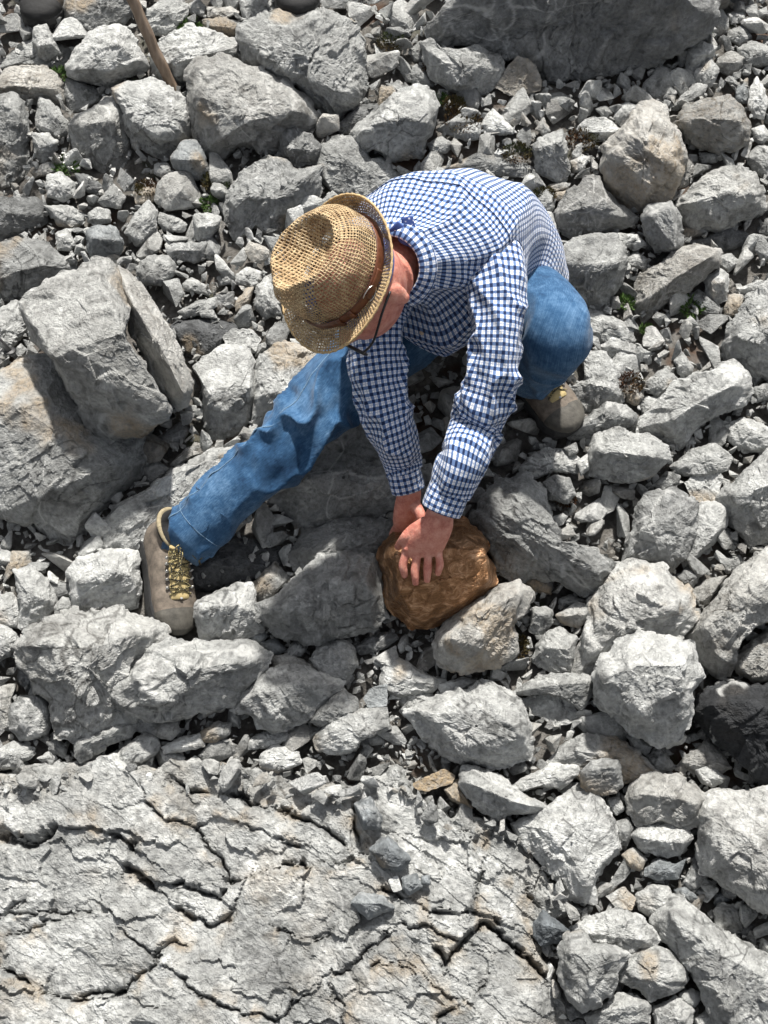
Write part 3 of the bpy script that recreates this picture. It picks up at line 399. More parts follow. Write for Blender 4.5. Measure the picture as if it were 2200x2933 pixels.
E slab .54 .1 .02 .6|flat pale slab left of the rounded grey rock|1180,650 1260,640 1360,690 1490,750 1440,765 1300,695 1190,700
E stone .5 0 .02 .9|small bluish stone under the pale block by the boot|1080,560 1140,540 1160,560 1120,595 1080,590
E stone .44 0 .02 .9|bluish grey stone under the smooth grey rock's left end|1120,590 1190,570 1240,620 1200,640 1150,630
E stone .42 0 .03 1|small wedge stone under the smooth grey rock|1240,620 1280,570 1330,610 1300,650 1250,650
E stone .6 0 .05 1|bluish white block in the rubble below the rounded grey rock|1570,830 1600,790 1670,770 1670,860 1590,870
E rock .62 0 .03 .9|pale rock with dark hollow, left of the broad fissured rock|1360,1000 1440,920 1540,880 1659,870 1680,960 1560,1010 1540,1060 1440,1070 1370,1050
E rock .62 0 .02 .8|pale rock just above the bedrock, at the middle left|1120,1080 1180,1030 1290,1060 1300,1110 1200,1150 1130,1131
E stone .58 0 .02 .8|pale flat stone below the white veined boulder|1060,1020 1120,980 1220,960 1260,1000 1180,1040 1080,1050
E stone .34 0 .01 .9|dark stone in the gap beneath the bronze rock|1530,610 1600,560 1690,540 1720,570 1660,620 1560,640
E stone .54 0 .02 .9|grey stone on the left edge just above the bedrock|-40,1060 60,1020 150,1040 130,1090 60,1131 -40,1140
E stone .46 0 .02 1|small grey stone left of the elongated slab|200,1020 250,1000 290,1040 280,1080 220,1070
E stone .56 0 .02 .9|small pale stone left below the elongated slab|160,1090 220,1055 250,1090 220,1120
E stone .6 0 .02 .9|thin pale stone under the elongated slab, on the bedrock edge|320,1131 420,1090 520,1050 480,1100 420,1150
H stone .36 .95 .04 1|small tan brown stone with a flat top below centre|130,90 260,30 305,60 290,90 190,125 140,115|150,85,1 270,50,1
H boulder .56 0 .05 1.1|pale rock with hollow dark side, right of the tan stone|330,60 350,20 400,20 470,50 530,80 580,130 700,190 650,220 540,220 500,250 450,230 390,190 350,130 325,100|370,90,.9 470,130,1 560,170,1 640,190,.8
H stone .56 .4 .03 .9|small ochre stone tucked under the hollow pale rock|260,120 320,70 345,130 385,200 300,170
H rock .62 0 .03 .8|pale slab fragment right above the hollow pale rock|550,100 640,50 720,10 840,10 830,60 760,120 680,100 590,130
H rock .34 0 .07 1.1|dark upright cube shaped rock right of centre, lower half|850,40 900,-10 1010,-10 1030,100 1000,130 900,140 850,100|870,40,1 1000,20,1
H boulder .47 .1 .05 1|two toned grey rock left of the rough big boulder at right|1050,150 1080,80 1160,50 1250,60 1340,110 1400,150 1360,190 1380,270 1300,290 1200,250 1100,280 1060,220|1110,140,.9 1250,150,1 1340,180,.9
H stone .58 0 .04 .9|pale stone beneath the black rock|1345,30 1400,10 1480,70 1420,110 1370,90
H boulder .60 .05 .06 1|big rough pale boulder on the right edge, lower quarter|1370,230 1380,160 1430,140 1659,130 1760,130 1760,720 1659,660 1540,570 1440,510 1380,470 1370,350|1430,260,.8 1580,330,1 1700,500,.9 1480,420,.9
H rock .6 0 .04 1.1|crumbly pale rock left of the big rough boulder|1070,320 1110,270 1200,255 1290,260 1330,330 1290,390 1220,410 1110,380|1110,330,1 1200,340,1 1290,350,1
H slab .68 0 .03 .7|white jointed slab leaning between bedrock and rubble|560,270 640,240 760,160 900,115 950,200 1000,290 1010,370 940,440 910,520 920,600 820,600 740,500 640,390 590,330|700,290,1 880,250,1 860,480,1
H stone .46 0 .03 1.1|grey stone right of the white jointed slab|990,260 1060,240 1080,290 1050,360 1010,350
H stone .6 0 .03 .9|small pale stone under the dark cube shaped rock|960,160 1010,150 1045,200 1000,230 970,200
H stone .44 0 .04 1.2|lumpy bluish stone below the crumbly pale rock|1125,460 1190,420 1260,440 1300,420 1270,500 1180,510 1130,490
H stone .62 0 .03 1|pale stone left of the lumpy bluish stone|1025,400 1080,370 1135,420 1110,470 1050,450
H stone .62 0 .03 1|white speckled stone left of the smooth pale one at lower right|960,580 1040,540 1085,590 1070,640 1000,620
H rock .62 0 .03 1|smooth pale stone above the veined slab at lower right|1090,570 1150,530 1230,540 1250,600 1180,670 1100,640
H slab .52 0 .05 .8|long grey slab with white veins at the lower right edge|1155,690 1210,610 1290,580 1370,660 1500,750 1600,800 1659,860 1760,910 1760,1220 1500,1180 1430,1131 1370,980 1320,900 1240,800 1190,760|1260,680,.9 1450,830,1 1620,920,1 1480,1060,.7
H boulder .64 0 .05 .8|pale flat topped rock left of the veined slab|810,720 900,660 1020,630 1100,660 1195,760 1150,800 1050,830 960,810 870,770|880,740,1 1020,700,1 1130,770,1
H boulder .45 0 .10 1.1|grey teardrop shaped rock near the bottom, below the flat topped one|760,800 800,740 850,730 900,790 1000,800 1050,830 1020,900 980,1000 900,1060 860,1085 800,1030 760,920|810,830,1 960,830,1 900,960,.9
H boulder .62 0 .06 1|rounded speckled rock right of the grey teardrop rock|1000,900 1060,830 1150,790 1240,820 1300,890 1315,940 1250,990 1150,1030 1090,980 1010,940
H rock .22 0 .05 1.1|dark bluish angular stone above the teardrop rock|650,690 690,640 740,680 800,730 770,780 680,790 650,750|680,700,1 760,720,1
H rock .58 0 .05 1|pale rock on the bottom edge right of the bedrock|870,1100 920,1060 1000,1000 1070,1000 1150,1050 1140,1150 900,1180|930,1080,1 1090,1050,1
H rock .64 0 .05 1|pale rock on the bottom edge below the speckled one|1160,1060 1260,1010 1340,1070 1320,1150 1180,1160
H stone .6 0 .05 1|small round pale stone right below the speckled rock|1275,1000 1330,980 1380,1010 1340,1060 1280,1040
H stone .58 0 .04 1|pale stone on the bottom edge beside the veined slab|1340,1100 1420,1060 1455,1150 1350,1180
H rock .38 0 .02 .8|smooth dark grey slab in the gap left of the big rough boulder|1290,520 1340,420 1380,400 1400,500 1340,560
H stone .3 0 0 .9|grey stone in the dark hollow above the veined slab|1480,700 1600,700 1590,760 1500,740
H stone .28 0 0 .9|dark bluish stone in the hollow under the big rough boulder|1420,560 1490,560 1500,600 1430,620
H stone .48 0 .02 .9|bluish stone right of the smooth pale one|1250,550 1300,540 1365,590 1330,610 1260,580
H rock 0.4 0 .085 1.3|bluish stone crossed by white veins lying on the bedrock|-60,380 -20,330 20,320 70,370 110,420 70,465 0,460
H stone 0.46 0 .085 1.3|small grey stone below the veined bluish one on the bedrock|80,500 140,480 165,540 110,570 80,550
H stone 0.32 0 .085 1.3|tiny bluish cube on the bedrock beside a grey stone|160,490 200,490 200,530 160,530
H stone 0.54 0 .085 1.3|tiny pale stone left of the small grey one on the bedrock|20,510 60,490 80,550 40,560
G stone 0.4 0 .085 1.3|grey blue stone on the bedrock above the veined one|1530,180 1600,150 1650,240 1640,290 1570,290
G stone 0.4 0 .085 1.3|bluish flat stone alone on the bedrock, below centre|1520,610 1560,560 1659,580 1700,630 1590,680|1560,610,1 1650,610,1
'''
def resample(poly, n):
    P = np.asarray(poly, float); Q = np.roll(P, -1, 0); L = np.linalg.norm(Q-P, axis=1); c = np.concatenate([[0], np.cumsum(L)])
    t = np.linspace(0, c[-1], n, endpoint=False); k = np.clip(np.searchsorted(c, t, 'right')-1, 0, len(P)-1)
    return P[k] + (Q[k]-P[k])*((t-c[k])/L[k])[:, None]
def poly_area(P):
    x, y = P[:, 0], P[:, 1]; xn, yn = np.roll(x, -1), np.roll(y, -1); a = (x*yn-xn*y)
    A = a.sum()/2; return A, np.array([((x+xn)*a).sum(), ((y+yn)*a).sum()])/(6*A)
def inside(poly, X, Y):
    r = np.zeros(X.shape, bool); n = len(poly)
    for k in range(n):
        x0, y0 = poly[k]; x1, y1 = poly[(k+1) % n]
        c = ((y0 > Y) != (y1 > Y)) & (X < (x1-x0)*(Y-y0)/(y1-y0+1e-12)+x0); r ^= c
    return r
def upper_hull(pts):
    bm = bmesh.new()
    for p in pts: bm.verts.new(p)
    bmesh.ops.convex_hull(bm, input=bm.verts); pl = []
    for f in bm.faces:
        f.normal_update(); n = f.normal
        if n.z > 1e-4:
            c = f.verts[0].co; pl.append((-n.x/n.z, -n.y/n.z, c.z + (n.x*c.x+n.y*c.y)/n.z))
    bm.free(); return np.array(pl)
def build_rock(px_poly, seed, tone, warm, lift_extra, relief, ridge=None, mat=None, detail=1.0, spacing=4.0, thick=.75, cells=(.34, .13, .05), veiny=False, grow=1.065, cool=0.0):
    """a solid stone whose widest outline, seen from the photo's viewpoint, follows px_poly; returns mesh, origin, surface function"""
    r = np.random.default_rng(seed); P = np.asarray(px_poly, float); A, c = poly_area(P)
    if A < 0: P = P[::-1]; A = -A
    dref = float(ground_depth(c[0], c[1])); mpp = dref/F_PX
    ext = P.max(0)-P.min(0); size = math.sqrt(A)*mpp; mind = min(ext.min()*mpp, size)
    per = np.linalg.norm(np.roll(P, -1, 0)-P, axis=1).sum()
    n = int(np.clip(per/spacing, 22, 420)); O = resample(P, n)
    O = O*.5 + (np.roll(O, 1, 0)+np.roll(O, -1, 0))*.25                    # knock the corners off
    # outline roughness
    ang = np.stack([O[:, 0]*.012, O[:, 1]*.012, np.full(n, seed*1.7)], 1)
    out = O - c; ln = np.linalg.norm(out, axis=1, keepdims=True)
    O = O + out/ln*(math.sqrt(A)*(.030*fbm(ang*2.2, 3, seed % 97))[:, None]) + out/ln*(2.2*vnoise(ang*9, 5))[:, None]
    lift = .16*mind + lift_extra; h = .50*mind*relief
    O = c + (O-c)*grow
    # local frame at the centroid: x right, y image-up along the slope, z towards the lens
    C0 = Wp(c[0], c[1], float(ground_depth(c[0], c[1], lift)))
    zax = (CAM - C0); zax /= np.linalg.norm(zax); xax = R_ - zax*(R_@zax); xax /= np.linalg.norm(xax); yax = np.cross(zax, xax)
    def plane_pt(q): return Wp(q[:, 0], q[:, 1], ground_depth(q[:, 0], q[:, 1], lift))
    W0 = plane_pt(O) - C0; o2 = np.stack([W0@xax, W0@yax, W0@zax], 1)
    o2[:, 2] *= .55 if ridge is None else .2
    pts = [tuple(p) for p in o2[::max(1, n//26)]]
    jit = 1 - .25*r.random(len(o2))
    for k in range(int(r.integers(0, 5)), n, max(1, n//8)):
        p = o2[k]; pts.append((p[0]*.86, p[1]*.86, p[2]*.86 + h*((.30+.28*r.random()) if ridge is None else (.08+.30*r.random()**2))))
    if ridge is None:
        w = ext[0]*mpp; hh = ext[1]*mpp
        ridge3 = [(-.22*w, (.02-.2*r.random())*hh, h*(.8+.2*r.random())), (.22*w, (.02-.2*r.random())*hh, h*(.8+.2*r.random())), ((r.random()-.5)*.3*w, .18*hh, h*.85)]
    else:
        q = np.array([(a, b) for a, b, _ in ridge], float); w3 = Wp(q[:, 0], q[:, 1], ground_depth(q[:, 0], q[:, 1], lift)) - C0
        ridge3 = [(a@xax, a@yax, .2*(a@zax) + h*rr[2]) for a, rr in zip(w3, ridge)]
    pts += ridge3
    pl = upper_hull(pts)
    def zf(x, y): return (pl[:, 0][:, None]*x + pl[:, 1][:, None]*y + pl[:, 2][:, None]).min(0)
    K = int(np.clip(math.sqrt(A)*.5/spacing*1.15, 5, 70))
    ts = np.linspace(1, 0, K+1)[:-1]**1.0
    rings = []
    for t in ts:
        x, y = o2[:, 0]*t, o2[:, 1]*t
        z = zf(x, y); z = np.where(t > .999, o2[:, 2], z); rings.append(np.stack([x, y, z], 1))
    T = thick*mind
    back = []
    for t, zz in ((.99, -.30), (.93, -.7), (.72, -1.0), (.3, -1.12)):
        back.append(np.stack([o2[:, 0]*t, o2[:, 1]*t, o2[:, 2]*t + zz*T], 1))
    rows = back[::-1] + rings; m = len(rows)
    V = np.concatenate(rows + [np.array([[0, 0, float(zf(np.zeros(1), np.zeros(1))[0])], [0, 0, -1.12*T]])])
    i = np.arange(n); j = (i+1) % n; F4 = []
    for k in range(m-1): F4.append(np.stack([k*n+i, k*n+j, (k+1)*n+j, (k+1)*n+i], 1))
    F4 = np.concatenate(F4); top = (m-1)*n
    F3 = np.concatenate([np.stack([top+i, top+j, np.full(n, m*n)], 1), np.stack([j, i, np.full(n, m*n+1)], 1)])
    # fracture relief
    Mx = rand_rot(r) @ np.diag([1, 1, r.uniform(1.3, 2.4)]); N = vnormals(V, F4); N[m*n] = (0, 0, 1); N[m*n+1] = (0, 0, -1)
    base = V.copy(); S = float(seed % 50)*3.1
    d = 0
    for k, (cs, amp) in enumerate(zip(cells, (.092, .024, .012))):
        cz = max(cs*size, .006 if k else .02)
        d = d + amp*size/cs*cs*facets((base@Mx)/cz + S, seed % 31 + 40*k)*(1.0 if k else .9)
    d = d + .010*size*fbm(base/(.25*size)+S, 3, 9)
    lim = np.ones(len(V)); lim[(m-K)*n:(m-K+1)*n] = .55
    V = V + N*(d*lim*detail)[:, None]*1.0
    G = V[:m*n].reshape(m, n, 3)                                # ease the mesh where steps have stretched it
    for _ in range(3):
        er = np.maximum(np.linalg.norm(np.roll(G, -1, 1)-G, axis=2), np.linalg.norm(np.roll(G, 1, 1)-G, axis=2)); ec = np.zeros((m, n)); dg = np.linalg.norm(np.diff(G, axis=0), axis=2); ec[1:] = dg; ec[:-1] = np.maximum(ec[:-1], dg)
        e = np.maximum(er, ec); w = np.clip((e/(spacing*mpp)-1.6)/2.0, 0, .8); w[:m-K+1] *= 0; w = w[..., None]
        av = (np.roll(G, -1, 1)+np.roll(G, 1, 1))*.25; av[1:-1] += (G[2:]+G[:-2])*.25; av[0] = G[0]; av[-1] = G[-1]; G = G + (av-G)*w
    V[:m*n] = G.reshape(-1, 3)
    Wv = V[:, :1]*xax + V[:, 1:2]*yax + V[:, 2:3]*zax
    sh, ve, wm = mineral(Wv, seed, 2.2 if tone < .1 or veiny else 1.0)
    if tone < .1: wm = wm*.1
    me = mesh_np('rock', Wv, [F4, F3], mat or M_ROCK, False, attrs={'tone': tone, 'warm': np.maximum(warm, wm), 'shade': sh, 'vein': ve, 'cool': cool})
    def surf(px, py):
        """world point on the undisplaced upper face behind a photo point"""
        w = Wp(float(px), float(py), float(ground_depth(px, py, lift))) - C0
        x, y = w@xax, w@yax; z = float(zf(np.array([x]), np.array([y]))[0])
        return C0 + x*xax + y*yax + z*zax
    return me, C0, surf
POLYS = []
GROUP_R = 'loose grey rocks of the scree slope'
def parse(s): return [tuple(float(v) for v in q.split(',')) for q in s.split()]
def build_rocks():
    for k, line in enumerate([l for l in ROCKS.strip().split('\n') if l]):
        f = line.split('|'); hd = f[0].split(); ox, oy = CR[hd[0]]
        poly = [(ox+x/CS, oy+y/CS) for x, y in parse(f[2])]
        ridge = [(ox+x/CS, oy+y/CS, z) for x, y, z in parse(f[3])] if len(f) > 3 else None
        tone, warm, le, rel = (float(v) for v in hd[2:6]); tone = float(np.clip(tone + rng.normal(0, .045), .02, .9)) if tone > .1 else tone
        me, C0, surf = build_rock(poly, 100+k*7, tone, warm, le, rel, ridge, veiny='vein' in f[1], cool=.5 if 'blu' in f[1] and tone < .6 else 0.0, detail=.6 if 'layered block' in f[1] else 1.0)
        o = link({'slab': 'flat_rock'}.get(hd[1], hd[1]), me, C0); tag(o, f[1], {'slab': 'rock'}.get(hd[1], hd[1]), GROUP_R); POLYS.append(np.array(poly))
        if 'layered block with dark front' in f[1]:
            p2 = [(x/CS, 700+y/CS) for x, y in parse('548,300 480,95 560,140 630,210 740,370 830,590 820,680 765,715 660,560 570,390')]
            rd = [(x/CS, 700+y/CS, z) for x, y, z in parse('590,280,.9 700,450,1 790,640,1 540,160,.5')]
            me2, C2, _ = build_rock(p2, 977, .66, .14, .15, 1.2, rd, detail=.6); q = link('split_layer', me2, C2 - C0, o)
            q['label'] = 'pale split layer along the right side of the block'; POLYS.append(np.array(p2))
build_rocks()
# ------------------------------------------------------------------ cracked bedrock in the foreground
BED = [(-250, 2260), (0, 2238), (150, 2215), (300, 2190), (480, 2212), (560, 2190), (700, 2200), (850, 2230), (960, 2260), (1080, 2230), (1130, 2225), (1200, 2290), (1290, 2340), (1390, 2335),
       (1470, 2370), (1530, 2440), (1640, 2580), (1660, 2610), (1560, 2650), (1560, 2760), (1600, 2850), (1640, 2960), (1660, 3250), (-250, 3250)]
CRACKS = '''G 14 .05 .02|40,330 160,370 210,340 290,290 430,290 520,310 600,370
G 10 .045 .012|560,450 640,520 720,580 800,640 850,680 930,720 1000,660 1060,550
G 10 .05 -.02|1000,520 1100,510 1200,460 1330,470 1500,440 1570,410
G 9 .045 -.016|760,90 830,135 940,150 1040,140 1060,180 1150,200 1280,240 1400,300 1500,370 1570,410
G 8 .03 -.022|860,290 920,370 1000,470 1020,520 960,580 830,540 700,520
G 5 .02 .008|640,150 700,220 760,270 860,280 950,250 1100,290 1180,340 1300,380
G 12 .035 -.03|-60,850 0,880 100,930 200,1000 300,1040 420,1010 520,1000
G 5 .022 -.01|520,1000 600,940 660,890 690,830 750,790 820,780
G 4 .016 0|690,830 610,790 570,750
G 6 .022 .01|720,870 790,930 900,1010 1000,1070 1150,1090 1200,1110 1280,1020 1400,950 1450,890 1530,890 1620,790 1659,750
G 6 .026 0|1430,960 1480,1060 1500,1131 1520,1250
G 5 .02 -.012|-60,650 100,660 230,660 420,650
G 5 .02 -.012|-60,800 0,780 100,750 190,715 300,690
G 4 .018 -.008|1150,690 1260,740 1370,780 1450,730
G 4 .018 0|-60,720 0,690 130,600
G 7 .03 0|1530,190 1550,300 1570,410
H 8 .03 .012|0,560 100,590 200,640 330,650 420,660 480,690
H 7 .035 -.016|540,260 640,400 740,520 820,600
H 10 .045 .01|220,820 250,870 360,770 420,700 540,790 640,880 690,940
H 9 .04 .01|440,960 400,980 330,1040 240,1110 200,1180
H 6 .025 .008|380,620 400,560 440,350 470,280
H 6 .022 -.01|330,300 430,400 600,560 660,640
H 5 .02 .01|80,700 200,720 250,760 380,800
H 5 .02 -.01|120,860 200,980 340,1050
H 4 .016 0|600,700 640,760 700,830
H 5 .022 0|-60,900 60,860 130,900 140,1000'''
def build_bedrock():
    sp = 4.4; xs = np.arange(-260, 1700, sp); ys = np.arange(2150, 3260, sp); X, Y = np.meshgrid(xs, ys); x, y = X.ravel(), Y.ravel()
    wob = np.stack([x*.02, y*.02, 0*x], 1); xw = x + 26*fbm(wob*.8, 3, 1); yw = y + 26*fbm(wob*.8, 3, 7)
    ins = inside(BED, xw, yw); sd = np.full(len(x), 1e9); B = np.array(BED, float)
    for k in range(len(B)):
        a, b = B[k], B[(k+1) % len(B)]; e = b-a; t = np.clip(((xw-a[0])*e[0]+(yw-a[1])*e[1])/(e@e), 0, 1)
        sd = np.minimum(sd, np.hypot(xw-a[0]-t*e[0], yw-a[1]-t*e[1]))
    sd = np.where(ins, -sd, sd)
    Q = np.stack([x, y, 0*x], 1)
    h = .05 + .030*fbm(Q/420, 3, 21) + .02*np.clip(-sd/120, 0, 1)
    ca, sa = math.cos(.62), math.sin(.62); right = np.clip((x-900)/400, 0, 1)
    Rb = np.stack([(x*ca+y*sa)/150, (-x*sa+y*ca)/34, 0*x], 1)
    h += (.003+.008*right)*facets(Rb, 61, 1.2, .7) + .020*facets(np.stack([xw/170, yw/105, 0*x+.3], 1), 71, 1.1, .6)
    h += .0048*facets(np.stack([xw/44, yw/34, 0*x+.7], 1), 81) + .0018*facets(np.stack([x/16, y/14, 0*x], 1), 91) + .0025*fbm(Q/30, 3, 5)
    crack_dark = np.zeros(len(x)); rust = np.zeros(len(x))
    xc = x + 10*fbm(Q/45, 2, 33) + 13*facets(Q/30, 37, 1., .8); yc = y + 10*fbm(Q/45, 2, 44) + 13*facets(Q/30, 38, 1., .8)
    for line in CRACKS.split('\n'):
        f = line.split('|'); hd = f[0].split(); ox, oy = CR[hd[0]]; w, dep, stp = float(hd[1]), float(hd[2]), float(hd[3])
        p = np.array([(ox+a/CS, oy+b/CS) for a, b in parse(f[1])]); best = np.full(len(x), 1e9); sg = np.zeros(len(x))
        for k in range(len(p)-1):
            a, b = p[k], p[k+1]; e = b-a; t = np.clip(((xc-a[0])*e[0]+(yc-a[1])*e[1])/(e@e), 0, 1)
            d = np.hypot(xc-a[0]-t*e[0], yc-a[1]-t*e[1]); m = d < best; best = np.where(m, d, best); sg = np.where(m, e[0]*(yc-a[1])-e[1]*(xc-a[0]), sg)
        gate = np.clip(.75+1.1*fbm(Q/70, 2, 3), 0, 1.5); wl = w*.62*(.25+gate)
        h -= dep*np.clip(gate*1.2, .12, 1)*np.exp(-(best/wl)**2); h += np.where(sg < 0, stp, 0)*np.exp(-best/75)
        crack_dark = np.maximum(crack_dark, np.exp(-(best/11)**2)*np.clip(gate, 0, 1)); rust = np.maximum(rust, np.exp(-(best/34)**2))  # darker tone painted along the cracks, ochre stain further out
    h -= np.clip(sd, 0, None)*.0022*(1+.6*vnoise(Q/40, 8)) + np.clip(sd-25, 0, None)*.002
    d = ground_depth(x, y); base = Wp(x, y, d)
    V = base + GN*h[:, None]
    nx = len(xs); i = (np.arange(nx-1)[None, :] + nx*np.arange(len(ys)-1)[:, None]).ravel(); F = np.stack([i, i+nx, i+nx+1, i+1], 1)
    keep = (h[F] > -.16).any(1); F = F[keep]
    c = base[len(base)//2].copy()
    # closed underside so that it is a body, not a sheet
    used = np.unique(F); mp = -np.ones(len(V), int); mp[used] = np.arange(len(used)); F = mp[F]; V = V[used]-c
    tone = .55 + .11*fbm(Q[used]/120, 3, 14) - .30*crack_dark[used]*(.6+.4*vnoise(Q[used]/14, 6)); wm = np.clip(.28*(fbm(Q[used]/150, 3, 17)-.25), 0, .5) + .45*rust[used]*sstep(fbm(Q[used]/60, 3, 19), .05, .6)
    sh, ve, _ = mineral(V, 3)
    me = mesh_np('bedrock', V, [F], M_ROCK, False, attrs={'tone': tone, 'warm': wm, 'shade': sh, 'vein': ve})
    o = link('bedrock', me, c); tag(o, 'broad pale cracked bedrock filling the lower left foreground', 'bedrock')
    POLYS.append(B+np.array([0, 48]))
build_bedrock()
# ------------------------------------------------------------------ bronze rock
BRONZE = [(1083, 1585), (1120, 1535), (1160, 1505), (1240, 1495), (1320, 1485), (1375, 1525), (1395, 1560), (1400, 1600), (1415, 1640), (1420, 1675), (1380, 1715), (1340, 1752), (1290, 1782), (1232, 1798), (1180, 1797), (1142, 1772), (1112, 1738), (1100, 1690), (1088, 1640)]
def bronze_material():
    t = NT('bronze_paint'); v = t.n('TexCoord').outputs['Object']
    st = t.n('Mapping'); t.put(st.inputs['Vector'], v); st.inputs['Rotation'].default_value = (0, .5, .3); st.inputs['Scale'].default_value = (1, 1, 1.4); s = st.outputs[0]
    a = t.noise(s, 26, 5, .7, .8); b = t.noise(s, 110, 4, .7)
    c = t.ramp(a, [(.3, (.13, .066, .031)), (.5, (.28, .150, .074)), (.66, (.56, .345, .205)), (.8, (.86, .62, .43))])
    h = t.math('ADD', t.math('MULTIPLY', a, .013), t.math('MULTIPLY', b, .004))
    return t.out(Base_Color=c, Metallic=.88, Roughness=t.ramp(b, [(.3, .28), (.7, .55)]), Normal=t.bump(h, .8, 1.0))
br_ridge = [(1135, 1592, .95), (1270, 1572, 1.05), (1388, 1582, .9), (1145, 1690, .95), (1175, 1750, .62), (1400, 1660, .72), (1320, 1728, .66), (1270, 1650, 1.04)]
me, BRC, br_surf = build_rock(BRONZE, 4242, .5, 0, .075, 1.0, br_ridge, bronze_material(), grow=1.03, detail=.32, spacing=3.6, cells=(.55, .2, .06))
o = link('bronze_rock', me, BRC); tag(o, 'bronze brown metallic rock gripped by the crouching man', 'rock'); POLYS.append(np.array(BRONZE))
# ------------------------------------------------------------------ smaller stones between the rocks
def stone_mesh(r, sub, nm):
    bm = bmesh.new(); ax = np.array([1, r.uniform(.5, .95), r.uniform(.35, .75)])
    P = r.normal(size=(r.integers(7, 12), 3)); P /= np.linalg.norm(P, axis=1, keepdims=True); P *= r.uniform(.78, 1.05, (len(P), 1)); P *= ax
    for p in P: bm.verts.new(p)
    bmesh.ops.convex_hull(bm, input=bm.verts)
    for v in [v for v in bm.verts if not v.link_faces]: bm.verts.remove(v)
    if sub:
        bmesh.ops.bevel(bm, geom=bm.edges[:], offset=.07, segments=1, affect='EDGES', profile=.6, clamp_overlap=True)
        bmesh.ops.triangulate(bm, faces=bm.faces[:])
        for _ in range(sub): bmesh.ops.subdivide_edges(bm, edges=[e for e in bm.edges if e.calc_length() > .16], cuts=1, use_grid_fill=False); bmesh.ops.triangulate(bm, faces=bm.faces[:])
    else: bmesh.ops.triangulate(bm, faces=bm.faces[:])
    bm.verts.index_update()
    V = np.array([v.co[:] for v in bm.verts]); F = np.array([[v.index for v in f.verts] for f in bm.faces]); bm.free()
    if sub: V = V + V*(.10*facets(V*2.2 + r.random(3)*9, nm) + .05*facets(V*6, nm+5))[:, None]
    V /= np.abs(V[:, :2]).max()
    return V, F
def build_gravel():
    r = np.random.default_rng(5); CELL = 4; X0, Y0, X1, Y1 = -1000, -760, 3100, 3360
    gw, gh = (X1-X0)//CELL, (Y1-Y0)//CELL; occ = np.zeros((gh, gw), np.uint8)
    GX, GY = np.meshgrid(X0+CELL*(np.arange(gw)+.5), Y0+CELL*(np.arange(gh)+.5))
    for p in POLYS:
        lo, hi = p.min(0), p.max(0); a0 = max(0, int((lo[0]-X0)//CELL)); a1 = min(gw, int((hi[0]-X0)//CELL)+1); b0 = max(0, int((lo[1]-Y0)//CELL)); b1 = min(gh, int((hi[1]-Y0)//CELL)+1)
        if a1 > a0 and b1 > b0: occ[b0:b1, a0:a1] |= inside(p, GX[b0:b1, a0:a1], GY[b0:b1, a0:a1]).astype(np.uint8)
    keep_out = [np.array([(350, 1480), (620, 1470), (600, 1850), (380, 1800)])]         # room for the planted boot
    for p in keep_out: occ |= inside(p, GX, GY).astype(np.uint8)
    big = [stone_mesh(r, 2, k) for k in range(14)]; small = [stone_mesh(r, 0, k+50) for k in range(24)]
    gl = []; stones = []
    for rad, tries, tol in ((150, 260, .1), (105, 500, .12), (60, 700, .22), (46, 1300, .27), (36, 2300, .3), (28, 4200, .33), (21, 7000, .36), (15, 12000, .38), (11, 17000, .4), (8, 14000, .4)):
        cr = max(1, int(rad*.86/CELL)); yy, xx = np.mgrid[-cr:cr+1, -cr:cr+1]; disc = (xx*xx+yy*yy) <= cr*cr; nd = disc.sum()
        for cx, cy in zip(r.integers(cr, gw-cr-1, tries), r.integers(cr, gh-cr-1, tries)):
            sub = occ[cy-cr:cy+cr+1, cx-cr:cx+cr+1]
            if rad > 70 and -170 < X0+CELL*cx < 2370 and -170 < Y0+CELL*cy < 3100: continue      # boulders of this size in view are built one by one above
            if occ[cy, cx] or (sub & disc).sum() > tol*nd: continue
            sub |= disc.astype(np.uint8)
            stones.append((X0+CELL*cx, Y0+CELL*cy, rad*r.uniform(.9, 1.2)))
    # a loose second scatter of pebbles lies everywhere on the slope
    for _ in range(9500):
        q = (r.uniform(X0, X1), r.uniform(Y0, Y1), 5+13*r.random()**2)
        if q[1] < 2290 or not inside(BED, np.array([q[0]]), np.array([q[1]]))[0]: stones.append(q)
    vis = [s for s in stones if -20 < s[0] < 2220 and -20 < s[1] < 2953]
    def hidden(s): return inside(MAN_ZONE, np.array([s[0]]), np.array([s[1]]))[0]
    vis.sort(key=lambda s: -s[2]); solo = [s for s in vis if not hidden(s)][:58]; ids = set(map(id, solo))
    Vs, Fs, Ts, Ws, n = [], [], [], [], 0
    tones = lambda: float(np.clip(r.normal(.55, .12), .2, .8)) if r.random() > .02 else .8
    marks = [('straw hat', 950, 790), ('wooden stick', 440, 120), ('bronze rock', 1250, 1640), ('laced boot on the left', 470, 1660), ('bent knee', 1600, 1000), ('boot tucked under the knee', 1570, 1190),
             ('black veined rock', 2130, 2160), ('huge dark boulder at the top', 1650, 160), ('bedrock', 800, 2260), ('layered block', 320, 1000), ('tan brown stone', 1245, 2235), ('round white block', 1860, 1970),
             ('ochre streaked boulder', 1850, 450), ('metal pole on the left edge', 40, 1000), ('veined slab at lower right', 2050, 2750)]
    cnt = {}; ordn = ['nearest', 'second nearest', 'third nearest', 'fourth nearest', 'fifth nearest', 'sixth nearest', 'seventh nearest', 'eighth nearest', 'ninth nearest', 'tenth nearest']
    def mark_of(s):
        dd = [math.hypot(s[0]-m[1], s[1]-m[2]) for m in marks]; k = int(np.argmin(dd)); dx, dy = s[0]-marks[k][1], s[1]-marks[k][2]
        side = ('right of' if dx > 0 else 'left of') if abs(dx) > abs(dy) else ('below' if dy > 0 else 'above')
        return marks[k][0], side, dd[k]
